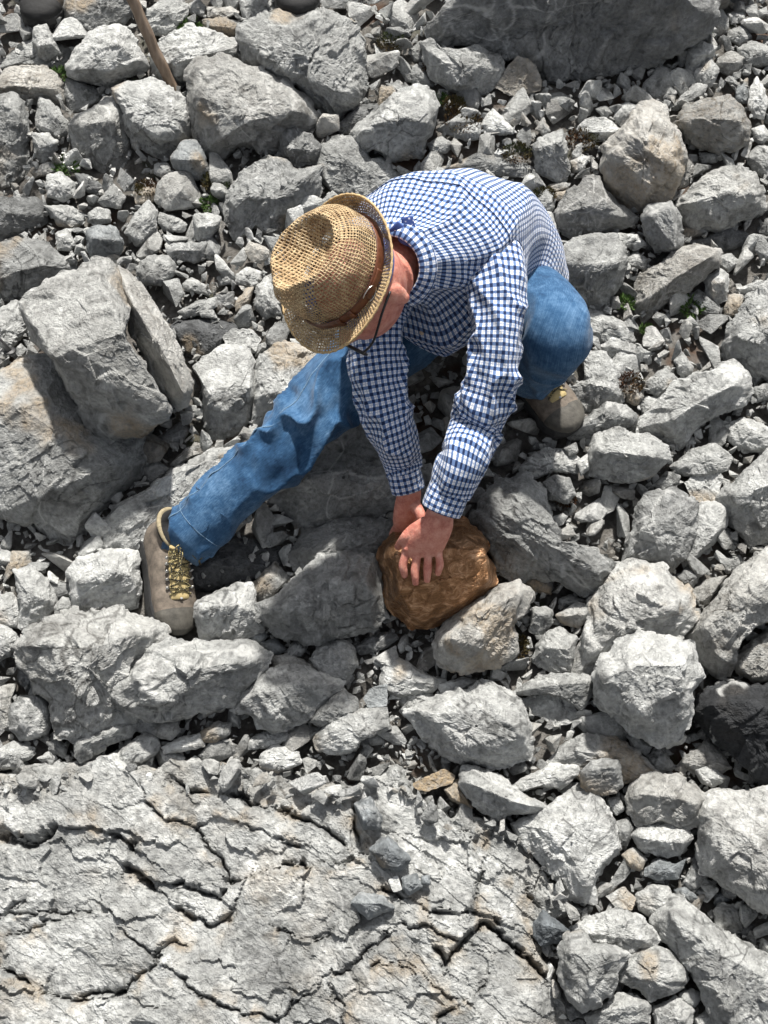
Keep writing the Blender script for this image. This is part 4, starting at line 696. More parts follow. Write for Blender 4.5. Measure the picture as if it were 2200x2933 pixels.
    info = sorted([(mark_of(s), s) for s in solo], key=lambda q: q[0][2])
    for (mk, side, dist), s in info:
        V, F = big[r.integers(len(big))]; key = (mk, side); cnt[key] = cnt.get(key, 0)+1; tn = tones()
        sc = s[2]*float(ground_depth(s[0], s[1]))/F_PX; a = r.uniform(0, 6.28); ti = r.normal(0, .35, 2)
        Rz = np.array([[math.cos(a), -math.sin(a), 0], [math.sin(a), math.cos(a), 0], [0, 0, 1]]); Rx = np.array([[1, 0, 0], [0, math.cos(ti[0]), -math.sin(ti[0])], [0, math.sin(ti[0]), math.cos(ti[0])]])
        Bs = np.array([[1, 0, 0], [0, math.cos(SLOPE), -math.sin(SLOPE)], [0, math.sin(SLOPE), math.cos(SLOPE)]])
        me = mesh_np('small_stone', (V*sc*1.12) @ (Bs@Rz@Rx).T, [F], M_ROCK, False, attrs={'tone': tn, 'warm': max(0, r.normal(0, .08)), 'shade': mineral(V*sc, cnt[key]*7+len(mk))[0], 'vein': mineral(V*sc, cnt[key]*7+len(mk))[1]})
        c = Wp(s[0], s[1], float(ground_depth(s[0], s[1], .012+.15*sc+(.05 if inside(BED, np.array([s[0]]), np.array([s[1]]))[0] else 0))))
        shade = 'dark grey' if tn < .4 else 'grey' if tn < .56 else 'pale grey'
        o = link('small_stone', me, c); tag(o, f'{shade} small stone, {ordn[min(cnt[key]-1, 9)]} {side} the {mk}', 'stone', 'small stones filling gaps between rocks')
    for s in stones:
        if id(s) in ids: continue
        V, F = (small if s[2] < 24 else big)[r.integers(14)]; sc = s[2]*float(ground_depth(s[0], s[1]))/F_PX*1.15
        Q = rand_rot(r) if s[2] < 20 else rand_rot(np.random.default_rng(r.integers(1 << 30)))
        c = Wp(s[0], s[1], float(ground_depth(s[0], s[1], .010+.25*sc+.012*r.random()+(.05 if s[2] > 9 and inside(BED, np.array([s[0]]), np.array([s[1]]))[0] else 0))))
        Vs.append((V*sc)@Q.T + c); Fs.append(F+n); n += len(V); Ts.append(np.full(len(V), tones())); Ws.append(np.full(len(V), max(0, r.normal(0, .1))))
    Vs = np.concatenate(Vs); gs, gv, _ = mineral(Vs, 9)
    me = mesh_np('gravel', Vs, [np.concatenate(Fs)], M_ROCK, False, attrs={'tone': np.concatenate(Ts), 'warm': np.concatenate(Ws), 'shade': gs, 'vein': gv})
    tag(link('gravel', me), 'loose angular grey gravel lying between the rocks', 'gravel', kind='stuff')
    print('STONES', len(stones), 'solo', len(solo))
MAN_ZONE = [(760, 580), (1040, 540), (1260, 480), (1450, 520), (1600, 740), (1700, 1000), (1640, 1240), (1480, 1240), (1380, 1500), (1420, 1700), (1200, 1800), (1080, 1600), (1100, 1250), (960, 1280), (600, 1590), (540, 1830), (400, 1800), (380, 1560), (850, 1100), (950, 1000), (790, 990)]
build_gravel()
# ------------------------------------------------------------------ lofts
def catmull(P, t):
    P = np.asarray(P, float); n = len(P); k = np.clip(np.floor(t).astype(int), 0, n-2); f = (t-k)[:, None]
    p0, p1, p2, p3 = P[np.maximum(k-1, 0)], P[k], P[k+1], P[np.minimum(k+2, n-1)]
    return .5*(2*p1 + (p2-p0)*f + (2*p0-5*p1+4*p2-p3)*f*f + (3*p1-p0-3*p2+p3)*f**3)
def cpt(px, py, d): return Wp(float(px), float(py), float(d))
def loft(st, nl, nr, ref, disp=None, cap0=False, cap1=False, power=1.0, refs=None):
    """st: rows (centre xyz, ra, rb_back, rb_front); ring x-axis follows ref. Returns dict of V, F4, F3, uv"""
    C = np.array([s[0] for s in st], float); Rr = np.array([s[1:4] for s in st], float)
    seg = np.linalg.norm(np.diff(C, axis=0), axis=1); cum = np.concatenate([[0], np.cumsum(seg)])
    sN = np.linspace(0, cum[-1], nl); t = np.interp(sN, cum, np.arange(len(C)))
    c = catmull(C, t); rr = np.stack([np.interp(t, np.arange(len(C)), Rr[:, k]) for k in range(3)], 1)
    ker = np.array([1, 2, 3, 2, 1.])/9
    if nl > 12:
        rr = np.stack([np.convolve(np.pad(rr[:, k], 2, 'edge'), ker, 'valid') for k in range(3)], 1)
    T = np.gradient(c, axis=0); T /= np.linalg.norm(T, axis=1, keepdims=True)
    rf = np.broadcast_to(np.asarray(ref, float), c.shape) if refs is None else np.stack([np.interp(t, np.arange(len(C)), np.array(refs)[:, k]) for k in range(3)], 1)
    A = rf - T*(rf*T).sum(1, keepdims=True); A /= np.linalg.norm(A, axis=1, keepdims=True); B = np.cross(T, A)
    th = np.linspace(0, 2*np.pi, nr, endpoint=False); ct = np.sign(np.cos(th))*np.abs(np.cos(th))**power; sn = np.sign(np.sin(th))*np.abs(np.sin(th))**power
    rb = np.where(sn[None, :] > 0, rr[:, 1:2], rr[:, 2:3])
    V = c[:, None]+A[:, None]*(rr[:, :1]*ct)[..., None]+B[:, None]*(rb*sn)[..., None]
    Nn = A[:, None]*(np.cos(th)[None, :]/rr[:, :1])[..., None]+B[:, None]*(np.sin(th)[None, :]/rb)[..., None]
    Nn /= np.linalg.norm(Nn, axis=2, keepdims=True)
    if disp is not None:
        V = V + Nn*disp(sN[:, None]/cum[-1], sN[:, None], th[None, :], rr[:, :1])[..., None]
    rm = rr.mean()
    uv = np.stack([np.broadcast_to(th*rm, (nl, nr)), np.broadcast_to(sN[:, None], (nl, nr))], 2)
    V = V.reshape(-1, 3); i = np.arange(nr); j = (i+1) % nr
    F4 = np.concatenate([np.stack([k*nr+i, k*nr+j, (k+1)*nr+j, (k+1)*nr+i], 1) for k in range(nl-1)]); F3 = np.zeros((0, 3), int); uv = uv.reshape(-1, 2)
    if cap0: V = np.vstack([V, c[:1]]); uv = np.vstack([uv, [[0, 0]]]); F3 = np.vstack([F3, np.stack([j, i, np.full(nr, len(V)-1)], 1)])
    if cap1: V = np.vstack([V, c[-1:]]); uv = np.vstack([uv, [[0, 0]]]); F3 = np.vstack([F3, np.stack([(nl-1)*nr+i, (nl-1)*nr+j, np.full(nr, len(V)-1)], 1)])
    return dict(V=V, F4=F4, F3=F3, uv=uv)
def join(parts):
    V, F4, F3, uv, n = [], [], [], [], 0
    for p in parts:
        V.append(p['V']); F4.append(p['F4']+n); F3.append(p['F3']+n); uv.append(p['uv']); n += len(p['V'])
    return dict(V=np.concatenate(V), F4=np.concatenate(F4), F3=np.concatenate(F3), uv=np.concatenate(uv))
def put(name, g, mat, parent=None, smooth=True, origin=(0, 0, 0)):
    fs = [f for f in (g['F4'], g['F3']) if len(f)]
    me = mesh_np(name, g['V']-np.asarray(origin), fs, mat, smooth, uv=g['uv'])
    return link(name, me, (0, 0, 0), parent)
def tube(pts, r, nr=8, nl=None, r1=None, ref=None):
    st = [(p, a, a, a) for p, a in zip(pts, np.linspace(r, r if r1 is None else r1, len(pts)))]
    d = np.asarray(pts[-1])-np.asarray(pts[0]); ref = ref if ref is not None else (np.array([1, 0, 0]) if abs(d[0]) < .8*np.linalg.norm(d) else np.array([0, 0, 1]))
    return loft(st, nl or max(2, 4*(len(pts)-1)+1), nr, ref, cap0=True, cap1=True)
def ball(c, rx, ry, rz, ax=None, n=16):
    th, ph = np.meshgrid(np.linspace(0, np.pi, n), np.linspace(0, 2*np.pi, 2*n, endpoint=False), indexing='ij')
    P = np.stack([rx*np.sin(th)*np.cos(ph), ry*np.sin(th)*np.sin(ph), rz*np.cos(th)], 2).reshape(-1, 3); ax = np.eye(3) if ax is None else ax
    i = np.arange(2*n); j = (i+1) % (2*n); F = np.concatenate([np.stack([k*2*n+i, (k+1)*2*n+i, (k+1)*2*n+j, k*2*n+j], 1) for k in range(n-1)])
    return dict(V=P@ax+np.asarray(c), F4=F, F3=np.zeros((0, 3), int), uv=P[:, :2])
def remesh(g, voxel, smooth=2):
    me = mesh_np('tmp', g['V'], [f for f in (g['F4'], g['F3']) if len(f)]); o = link('tmp', me)
    m = o.modifiers.new('r', 'REMESH'); m.mode = 'VOXEL'; m.voxel_size = voxel
    if smooth: s = o.modifiers.new('s', 'SMOOTH'); s.iterations = smooth; s.factor = .5
    dg = bpy.context.evaluated_depsgraph_get(); e = o.evaluated_get(dg).to_mesh()
    V = np.zeros(len(e.vertices)*3); e.vertices.foreach_get('co', V); V = V.reshape(-1, 3); L = np.zeros(len(e.loops), np.int32); e.loops.foreach_get('vertex_index', L)
    tot = np.zeros(len(e.polygons), np.int32); e.polygons.foreach_get('loop_total', tot); st = np.zeros(len(e.polygons), np.int32); e.polygons.foreach_get('loop_start', st)
    F4 = np.stack([L[st[tot == 4]+k] for k in range(4)], 1) if (tot == 4).any() else np.zeros((0, 4), int)
    F3 = np.stack([L[st[tot == 3]+k] for k in range(3)], 1) if (tot == 3).any() else np.zeros((0, 3), int)
    o.evaluated_get(dg).to_mesh_clear(); bpy.data.objects.remove(o); bpy.data.meshes.remove(me)
    return dict(V=V, F4=F4, F3=F3, uv=np.zeros((len(V), 2)))
# ------------------------------------------------------------------ cloth, skin, leather
def plaid_material():
    t = NT('blue_plaid'); uv = t.n('TexCoord').outputs['UV']; s = t.n('SeparateXYZ'); t.put(s.inputs[0], uv); p = .0138
    def band(x, lo, hi):
        fr = t.math('FRACT', t.math('DIVIDE', x, p)); return t.math('MULTIPLY', t.math('GREATER_THAN', fr, lo), t.math('LESS_THAN', fr, hi))
    u, v = s.outputs[0], s.outputs[1]
    su, sv = band(u, .08, .54), band(v, .08, .54); lu, lv = band(u, .72, .82), band(v, .72, .82)
    f = t.math('ADD', t.math('MULTIPLY', su, .5), t.math('MULTIPLY', sv, .5)); f = t.math('MAXIMUM', f, t.math('MULTIPLY', t.math('MAXIMUM', lu, lv), .34))
    c = t.ramp(f, [(0, (.72, .73, .76)), (.34, (.40, .44, .54)), (.5, (.112, .178, .335)), (1, (.011, .023, .070))])
    nz = t.noise(t.n('TexCoord').outputs['Object'], 60, 3, .6)
    t.b.inputs['Sheen Weight'].default_value = .15
    return t.out(Base_Color=t.mix(1.0, c, t.ramp(nz, [(.3, .88), (.7, 1.08)]), 'MULTIPLY'), Roughness=.85, Specular_IOR_Level=.15, Normal=t.bump(nz, .35, .006))
def denim_material():
    t = NT('denim'); co = t.n('TexCoord').outputs['Object']; uv = t.n('TexCoord').outputs['UV']
    a = t.noise(co, 9, 4, .65); b = t.noise(co, 55, 3, .7); mp = t.n('Mapping'); t.put(mp.inputs[0], uv); mp.inputs['Scale'].default_value = (420, 60, 1); w = t.noise(mp.outputs[0], 1, 3, .7)
    f = t.math('ADD', t.math('ADD', t.math('MULTIPLY', a, .55), t.math('MULTIPLY', b, .3)), t.math('MULTIPLY', w, .35))
    c = t.ramp(f, [(.42, (.010, .031, .074)), (.58, (.029, .080, .162)), (.72, (.082, .162, .275)), (.85, (.22, .32, .42))])
    t.b.inputs['Sheen Weight'].default_value = .1
    return t.out(Base_Color=c, Roughness=.9, Specular_IOR_Level=.1, Normal=t.bump(t.math('ADD', b, w), .4, .004))
def skin_material():
    t = NT('skin'); co = t.n('TexCoord').outputs['Object']; a = t.noise(co, 45, 4, .65); b = t.noise(co, 240, 3, .7)
    c = t.ramp(t.math('ADD', t.math('MULTIPLY', a, .75), t.math('MULTIPLY', b, .25)), [(.34, (.36, .105, .075)), (.5, (.52, .205, .150)), (.66, (.62, .31, .235))])
    t.b.inputs['Subsurface Weight'].default_value = .12; t.b.inputs['Subsurface Radius'].default_value = (.008, .003, .0015); t.b.inputs['Subsurface Scale'].default_value = .6
    return t.out(Base_Color=c, Roughness=.52, Normal=t.bump(t.math('ADD', a, t.math('MULTIPLY', b, .6)), .45, .004))
def plain(name, col, rough=.8, metal=0.0, scale=80, var=.25, bump=.003, detail=4):
    t = NT(name); co = t.n('TexCoord').outputs['Object']; n = t.noise(co, scale, detail, .65)
    c = t.mix(1.0, (*col, 1), t.ramp(n, [(.3, 1-var), (.7, 1+var)]), 'MULTIPLY')
    return t.out(Base_Color=c, Roughness=rough, Metallic=metal, Normal=t.bump(n, .5, bump))
def straw_material(hole0=.73):
    t = NT('woven_straw'); uv = t.n('TexCoord').outputs['UV']; co = t.n('TexCoord').outputs['Object']; s = t.n('SeparateXYZ'); t.put(s.inputs[0], uv)
    wb = t.noise(co, 55, 2, .6); wob = t.math('MULTIPLY', t.math('SUBTRACT', wb, .5), .006)
    p = .0064; k = math.pi/p
    u = t.math('ADD', s.outputs[0], wob); v = t.math('SUBTRACT', s.outputs[1], wob)
    a = t.math('ABSOLUTE', t.math('SINE', t.math('MULTIPLY', u, k))); b = t.math('ABSOLUTE', t.math('SINE', t.math('MULTIPLY', v, k)))
    n1 = t.noise(co, 420, 2, .6); n2 = t.noise(co, 45, 3, .6)
    th = t.math('ADD', hole0, t.math('MULTIPLY', t.math('SUBTRACT', n2, .5), .55))
    hole = t.math('MULTIPLY', t.math('GREATER_THAN', a, th), t.math('GREATER_THAN', b, th))
    f = t.math('ADD', t.math('MULTIPLY', n1, .6), t.math('MULTIPLY', n2, .4))
    c = t.ramp(f, [(.34, (.18, .108, .050)), (.47, (.33, .220, .110)), (.58, (.50, .37, .205)), (.7, (.67, .55, .36))])
    h = t.math('ADD', t.math('SUBTRACT', 1.0, t.math('MULTIPLY', a, b)), t.math('MULTIPLY', n1, .8))
    t.out(Base_Color=c, Roughness=.6, Normal=t.bump(h, .8, .003))
    tr = t.n('BsdfTransparent'); mx = t.n('MixShader'); t.put(mx.inputs[0], hole); t.t.links.new(t.b.outputs[0], mx.inputs[1]); t.t.links.new(tr.outputs[0], mx.inputs[2])
    t.t.links.new(mx.outputs[0], t.t.nodes['Material Output'].inputs['Surface']); return t.m
def bandana_material():
    t = NT('bandana_print'); co = t.n('TexCoord').outputs['Object']; d = t.voro(co, 75); n = t.noise(co, 130, 3)
    f = t.ramp(t.math('ADD', d, t.math('MULTIPLY', n, .5)), [(.36, 1), (.46, 0)])
    return t.out(Base_Color=t.mix(f, (.025, .055, .20, 1), (.62, .64, .70, 1)), Roughness=.85)
M_PLAID, M_DENIM, M_SKIN, M_STRAW = plaid_material(), denim_material(), skin_material(), straw_material()
# ------------------------------------------------------------------ the crouching man
def folds(amp, k_along, k_round, seed, twist=0.0, mask=None, sharp=1.0):
    def f(tn, s, th, r):
        P = np.stack([np.broadcast_to(np.cos(th+twist*s)*k_round, np.broadcast(s, th).shape), np.broadcast_to(np.sin(th+twist*s)*k_round, np.broadcast(s, th).shape), np.broadcast_to(s*k_along, np.broadcast(s, th).shape)], 2)
        sh = P.shape[:2]; q = P.reshape(-1, 3)
        n = 1-np.abs(vnoise(q, seed))*1.6; n2 = vnoise(q*2.3+5, seed+3)
        d = (amp*(np.clip(n, 0, 1)**2*sharp + .35*n2 - .35)).reshape(sh)
        if mask is not None: d = d*mask(np.broadcast_to(tn, sh), np.broadcast_to(th, sh))
        return d
    return f
person = None
def build_man():
    global person
    RT = camdir(1, 0, 0)
    # ---- skin: head, neck and hands are modelled finely, the body under the clothes coarsely
    hU = camdir(-.60, .17, .80); hF = camdir(-.42, -.86, -.12); hF = hF-hU*(hF@hU); hF /= np.linalg.norm(hF); hS = np.cross(hF, hU)     # hS: his right... image left / back
    HC = cpt(978, 778, 2.46)                                                     # centre of the hat band
    HAX = np.stack([hS, hF, hU]); head_c = HC - hU*.076 + hF*.006
    th, ph = np.meshgrid(np.linspace(0, np.pi, 60), np.linspace(0, 2*np.pi, 96, endpoint=False), indexing='ij')
    X, Y, Z = np.sin(th)*np.cos(ph), np.sin(th)*np.sin(ph), np.cos(th)
    low = np.clip(-Z, 0, 1); fr = np.clip(Y, 0, 1)
    x = X*.079*(1-.20*low**1.5); y = Y*.099 + .018*low*1.0; z = Z*.120
    y = y + .030*np.exp(-((X/.16)**2+((Z+.18)/.16)**2))*(Y > 0)                   # nose
    y = y - .010*(np.exp(-(((X-.42)/.2)**2+((Z-.08)/.14)**2))+np.exp(-(((X+.42)/.2)**2+((Z-.08)/.14)**2)))*(Y > 0)   # eye sockets
    y = y + .006*np.exp(-((X/.4)**2+((Z-.26)/.1)**2))*(Y > 0) + .006*np.exp(-((X/.3)**2+((Z+.52)/.07)**2))*(Y > 0) - .005*np.exp(-((X/.3)**2+((Z+.44)/.03)**2))*(Y > 0)
    y = y + .012*np.exp(-((X/.35)**2+((Z+.86)/.14)**2))*(Y > -.2)                 # chin
    x = x + np.sign(X)*.006*np.exp(-(((np.abs(X)-.8)/.3)**2+((Z+.2)/.2)**2+((Y-.45)/.3)**2))      # cheekbones
    hv = np.stack([x, y, z], 2).reshape(-1, 3)
    i = np.arange(96); j = (i+1) % 96; hf = np.concatenate([np.stack([k*96+i, (k+1)*96+i, (k+1)*96+j, k*96+j], 1) for k in range(59)])
    headg = [dict(V=hv@HAX+head_c, F4=hf, F3=np.zeros((0, 3), int), uv=hv[:, :2])]
    for sx in (-1, 1):
        headg.append(ball(head_c+hS*sx*.078-hF*.012-hU*.018, .009, .021, .033, HAX, 10)); headg.append(ball(head_c+hS*sx*.081-hF*.014-hU*.04, .007, .012, .012, HAX, 8))
    nb = cpt(1160, 745, 2.66)
    headg.append(loft([(head_c-hU*.06-hF*.03, .055, .055, .055), (head_c*.45+nb*.55-hU*.01, .056, .058, .058), (nb, .066, .066, .066)], 12, 24, hS, cap0=True, cap1=True))
    head = remesh(join(headg), .0030, 3)
    SD = lambda a, b: float((br_surf(a, b)-CAM)@FW)-.008
    def chain(pts, rads): return loft([(cpt(*p), r, r, r) for p, r in zip(pts, rads)], 4*len(pts)+2, 14, RT, cap0=True, cap1=True)
    k0 = SD(1208, 1578)
    hand = []
    wrist = (1264, 1462, k0-.085)
    hand.append(loft([(cpt(1300, 1400, k0-.10), .030, .026, .026), (cpt(*wrist), .029, .022, .022), (cpt(1252, 1505, k0-.072), .036, .020, .022), (cpt(1228, 1545, k0-.052), .043, .019, .022), (cpt(1208, 1580, k0-.033), .044, .014, .014), (cpt(1207, 1590, k0-.028), .040, .010, .010)], 26, 28, RT, cap0=True, cap1=True))
    fing = [((1165, 1570), (1154, 1620), (1160, 1652)), ((1196, 1577), (1189, 1633), (1191, 1674)), ((1227, 1578), (1225, 1628), (1223, 1666)), ((1255, 1570), (1260, 1617), (1254, 1646))]
    for q, (a, b, c) in enumerate(fing):
        s = (1, 1.02, .98, .90)[q]; za, zb, zc = k0-.031, min(k0-.024, SD(*b)-.020), SD(*c)-.006
        mid = ((b[0]+c[0])/2, (b[1]+c[1])/2)
        hand.append(chain([(a[0], a[1]-14, za-.004), (a[0], a[1], za), ((a[0]+b[0])/2, (a[1]+b[1])/2, (za+zb)/2-.002), (b[0], b[1], zb), (mid[0], mid[1], (zb+zc)/2-.002), (c[0], c[1], zc)], [s*v for v in (.0100, .0112, .0094, .0104, .0090, .0070)]))
        hand.append(ball(cpt(a[0], a[1]+1, za-.009), .009, .009, .009, None, 8))         # knuckle
    hand.append(chain([(1222, 1498, k0-.066), (1180, 1522, k0-.05), (1158, 1543, k0-.042), (1140, 1567, SD(1145, 1575)-.012)], [.017, .0145, .0115, .0085]))
    # the other hand grips the far edge of the rock
    k1 = SD(1160, 1520)
    hand.append(loft([(cpt(1158, 1330, k1-.06), .028, .026, .026), (cpt(1172, 1400, k1-.035), .027, .022, .022), (cpt(1168, 1440, k1-.02), .030, .020, .020), (cpt(1163, 1475, k1-.004), .031, .017, .017), (cpt(1155, 1505, k1+.015), .026, .013, .013), (cpt(1150, 1515, k1+.02), .02, .01, .01)], 24, 24, RT, cap0=True, cap1=True))
    for q, (a, b) in enumerate((((1138, 1505), (1122, 1532)), ((1148, 1512), (1138, 1545)), ((1160, 1515), (1155, 1552)), ((1172, 1512), (1172, 1548)))):
        hand.append(chain([(a[0], a[1]-20, k1+.006), (a[0], a[1], k1+.018), ((a[0]+b[0])/2, (a[1]+b[1])/2, k1+.045), (b[0], b[1], k1+.07)], [.0098, .0096, .009, .0075]))
    hand.append(chain([(1188, 1445, k1-.03), (1205, 1478, k1-.035), (1212, 1505, k1-.03), (1210, 1528, k1-.022)], [.015, .0135, .011, .0085]))
    hands = remesh(join(hand), .0018, 2)
    core = [loft([(cpt(1395, 800, 3.06), .15, .11, .1), (cpt(1370, 700, 2.97), .14, .1, .1), (cpt(1315, 655, 2.86), .15, .1, .1), (cpt(1250, 665, 2.75), .16, .1, .1), (cpt(1195, 700, 2.68), .14, .085, .09), (nb, .06, .06, .06)], 30, 28, RT, cap0=True, cap1=True)]
    def limb(st): return loft([(cpt(*s[:3]), s[3], s[3], s[3]) for s in st], 26, 18, RT, cap0=True, cap1=True)
    RARM = [(1375, 715, 2.735), (1412, 790, 2.69), (1424, 850, 2.675), (1420, 1000, 2.665), (1400, 1130, 2.69), (1368, 1220, 2.725), (1325, 1320, k0-.125), (1270, 1450, k0-.09)]
    LARM = [(1110, 810, 2.77), (1075, 900, 2.75), (1078, 1000, 2.745), (1096, 1120, 2.75), (1120, 1220, 2.775), (1146, 1310, k1-.065), (1165, 1385, k1-.042)]
    RLEG = [(1400, 770, 3.09), (1480, 840, 3.0), (1582, 938, 2.81), (1572, 995, 2.87), (1545, 1040, 3.0), (1520, 1085, 3.12)]
    LLEG = [(1280, 830, 3.08), (1120, 970, 2.99), (995, 1080, 2.93), (900, 1195, 2.91), (780, 1310, 2.93), (560, 1515, 2.99)]
    for L, rs in ((RARM, (.05, .045, .042, .040, .040, .038, .034, .028)), (LARM, (.05, .045, .040, .038, .034, .030, .026)), (RLEG, (.09, .085, .06, .058, .05, .045)), (LLEG, (.09, .075, .062, .056, .052, .042))):
        core.append(limb([(*p, r) for p, r in zip(L, rs)]))
    core = remesh(join(core), .008, 2)
    org = cpt(1300, 1100, 3.15)
    bd = join([head, hands, core]); bd['V'] = bd['V']-org
    me = mesh_np('person', bd['V'], [f for f in (bd['F4'], bd['F3']) if len(f)], M_SKIN, True)
    person = link('person', me, org)
    tag(person, 'crouching person in straw hat, blue checked shirt and jeans gripping the bronze rock', 'person')
    def wear(name, g, mat, parent=None, smooth=True):
        pr = parent or person; o = put(name, dict(V=g['V']-org, F4=g['F4'], F3=g['F3'], uv=g['uv']), mat, None, smooth); o.parent = pr; return o
    # ---- shirt
    def tmask(tn, th): return .55+.8*np.clip(-np.sin(th), 0, 1)*np.clip(tn*1.6, 0, 1)
    tors = loft([(cpt(1408, 900, 3.13), .185, .150, .130), (cpt(1402, 830, 3.10), .192, .152, .135), (cpt(1392, 770, 3.04), .192, .148, .14), (cpt(1362, 700, 2.96), .185, .140, .16), (cpt(1312, 660, 2.86), .190, .135, .225), (cpt(1255, 665, 2.76), .192, .128, .270), (cpt(1212, 690, 2.70), .180, .112, .250), (cpt(1174, 722, 2.655), .130, .088, .12), (cpt(1138, 754, 2.61), .072, .066, .07)],
                150, 200, RT, folds(.020, 7, 1.6, 5, 1.5, tmask), refs=[camdir(1, .05, .0)]*4+[camdir(1, .02, .05)]*2+[camdir(1, -.06, .1), camdir(1, -.02, .1), camdir(1, .1, .1)])
    def smask(tn, th): return .5+.9*np.exp(-((tn-.55)/.25)**2)
    rs = loft([(cpt(1310, 690, 2.77), .098, .085, .09), (cpt(1365, 715, 2.735), .092, .080, .085), (cpt(1408, 775, 2.69), .077, .072, .072), (cpt(1424, 850, 2.67), .062, .060, .060), (cpt(1420, 1000, 2.665), .0575, .056, .056), (cpt(1400, 1130, 2.69), .060, .057, .057), (cpt(1368, 1220, 2.725), .057, .054, .054), (cpt(1325, 1320, k0-.125), .051, .050, .050), (cpt(1288, 1400, k0-.10), .048, .045, .045)],
              150, 90, RT, folds(.013, 15, 1.2, 9, 7, smask))
    ls = loft([(cpt(1110, 810, 2.77), .075, .07, .07), (cpt(1075, 900, 2.75), .072, .068, .068), (cpt(1078, 1000, 2.745), .063, .06, .06), (cpt(1096, 1120, 2.75), .060, .056, .056), (cpt(1120, 1220, 2.775), .052, .05, .05), (cpt(1146, 1310, k1-.065), .046, .044, .044), (cpt(1158, 1350, k1-.055), .042, .040, .040)],
              130, 80, RT, folds(.011, 15, 1.2, 13, -7, smask))
    shirt = wear('shirt', join([tors, rs, ls]), M_PLAID)
    G = tors['V'].reshape(150, 200, 3); cc = G.mean(1)
    wear('yoke_seam', tube([G[112, k]+(G[112, k]-cc[112])*.006 for k in range(2, 98, 3)], .0015, 5), M_PLAID, shirt)
    for g_, n_, row in ((rs, 90, 26), (ls, 80, 16)):
        G = g_['V'].reshape(-1, n_, 3)[row]; cc = G.mean(0); wear('armhole_seam', tube([p+(p-cc)*.01 for p in G[::3]]+[G[0]], .0016, 5), M_PLAID, shirt)
    def cuff(a, b, r, dr):
        a, b = np.array(a), np.array(b); m = a+(b-a)*.05
        return wear('cuff', loft([(a, r, r*.94, r*.94), (a*.5+b*.5, r*1.01, r*.95, r*.95), (b, r*1.0, r*.94, r*.94), (b+(a-b)*.02, r*.93, r*.88, r*.88), (a, r*.9, r*.85, r*.85)], 30, 72, RT, folds(.003, 20, 1.2, 3)), M_PLAID, shirt)
    cuff(cpt(1292, 1390, k0-.103), cpt(1262, 1462, k0-.088), .0465, 0); cuff(cpt(1154, 1340, k1-.058), cpt(1169, 1402, k1-.038), .0405, 0)
    # collar: two pointed leaves round the neck
    ax = camdir(-.35, -.3, .85); c0 = cpt(1128, 762, 2.595); e1 = RT-ax*(RT@ax); e1 /= np.linalg.norm(e1); e2 = np.cross(ax, e1)
    n1, n2 = 60, 10; V = []; U = []
    for a in range(n1):
        al = -.5*math.pi + (a/(n1-1)-.5)*2*2.75 + math.pi; wd = .036+.022*abs(a/(n1-1)-.5)*2
        for b in range(n2):
            q = b/(n2-1); rr = .064+.012*math.sin(q*math.pi)+.024*q; zz = .022-.004*q-wd*q*.75 if q > .0 else .022
            d = e1*math.cos(al)+e2*math.sin(al); V.append(c0+d*rr+ax*zz); U.append((al*.08, q*wd))
    V = np.array(V); idx = np.arange(n1*n2).reshape(n1, n2); F = np.stack([idx[:-1, :-1], idx[1:, :-1], idx[1:, 1:], idx[:-1, 1:]], 2).reshape(-1, 4)
    co = wear('collar', dict(V=V, F4=F, F3=np.zeros((0, 3), int), uv=np.array(U)), M_PLAID, shirt); sm = co.modifiers.new('thick', 'SOLIDIFY'); sm.thickness = .003
    bx, by = to_px(tors['V']); near = np.hypot(bx-1200, by-960) < 14; bi = np.where(near)[0][np.argmin(((tors['V'][near]-CAM)@FW))]
    for bp in (tors['V'][bi],): wear('button', ball(bp, .006, .006, .003, np.stack([R_, U_, -FW]), 8), plain('shirt_button', (.55, .42, .28), .4), shirt)
    # ---- jeans
    def kmask(tn, th): return .35+1.1*np.exp(-((tn-.50)/.14)**2)+.9*np.exp(-((tn-.98)/.07)**2)
    lj = loft([(cpt(1290, 830, 3.08), .12, .12, .12), (cpt(1130, 965, 2.99), .098, .098, .098), (cpt(995, 1078, 2.93), .083, .082, .082), (cpt(905, 1188, 2.91), .074, .074, .074), (cpt(815, 1282, 2.92), .075, .074, .074), (cpt(665, 1408, 2.95), .073, .07, .07), (cpt(580, 1496, 2.965), .071, .069, .069), (cpt(540, 1536, 2.975), .071, .068, .068), (cpt(543, 1533, 2.975), .065, .062, .062), (cpt(640, 1430, 2.955), .05, .05, .05)],
              190, 110, camdir(.6, -.6, .3), folds(.017, 14, 1.2, 21, 6, kmask, sharp=1.35))
    def kmask2(tn, th): return .45+.9*np.exp(-((tn-.75)/.16)**2)
    rj = loft([(cpt(1385, 760, 3.10), .125, .12, .12), (cpt(1470, 840, 3.0), .108, .105, .105), (cpt(1545, 890, 2.89), .094, .092, .092), (cpt(1586, 938, 2.81), .084, .082, .082), (cpt(1592, 972, 2.81), .078, .076, .076), (cpt(1572, 1002, 2.88), .073, .070, .070), (cpt(1545, 1040, 3.0), .068, .066, .066), (cpt(1520, 1075, 3.10), .066, .064, .064)],
              140, 100, camdir(.8, -.4, .3), folds(.013, 11, 1.2, 31, 4, kmask2))
    hip = loft([(cpt(1290, 850, 3.08), .11, .12, .11), (cpt(1345, 815, 3.09), .13, .14, .12), (cpt(1410, 785, 3.09), .12, .13, .12)], 20, 40, camdir(0, 1, 0), cap0=True, cap1=True)
    jeans = wear('jeans', join([lj, rj, hip]), M_DENIM)
    M_STI = plain('denim_seam', (.10, .17, .25), .9, scale=400, var=.5)
    G = lj['V'].reshape(190, 110, 3)
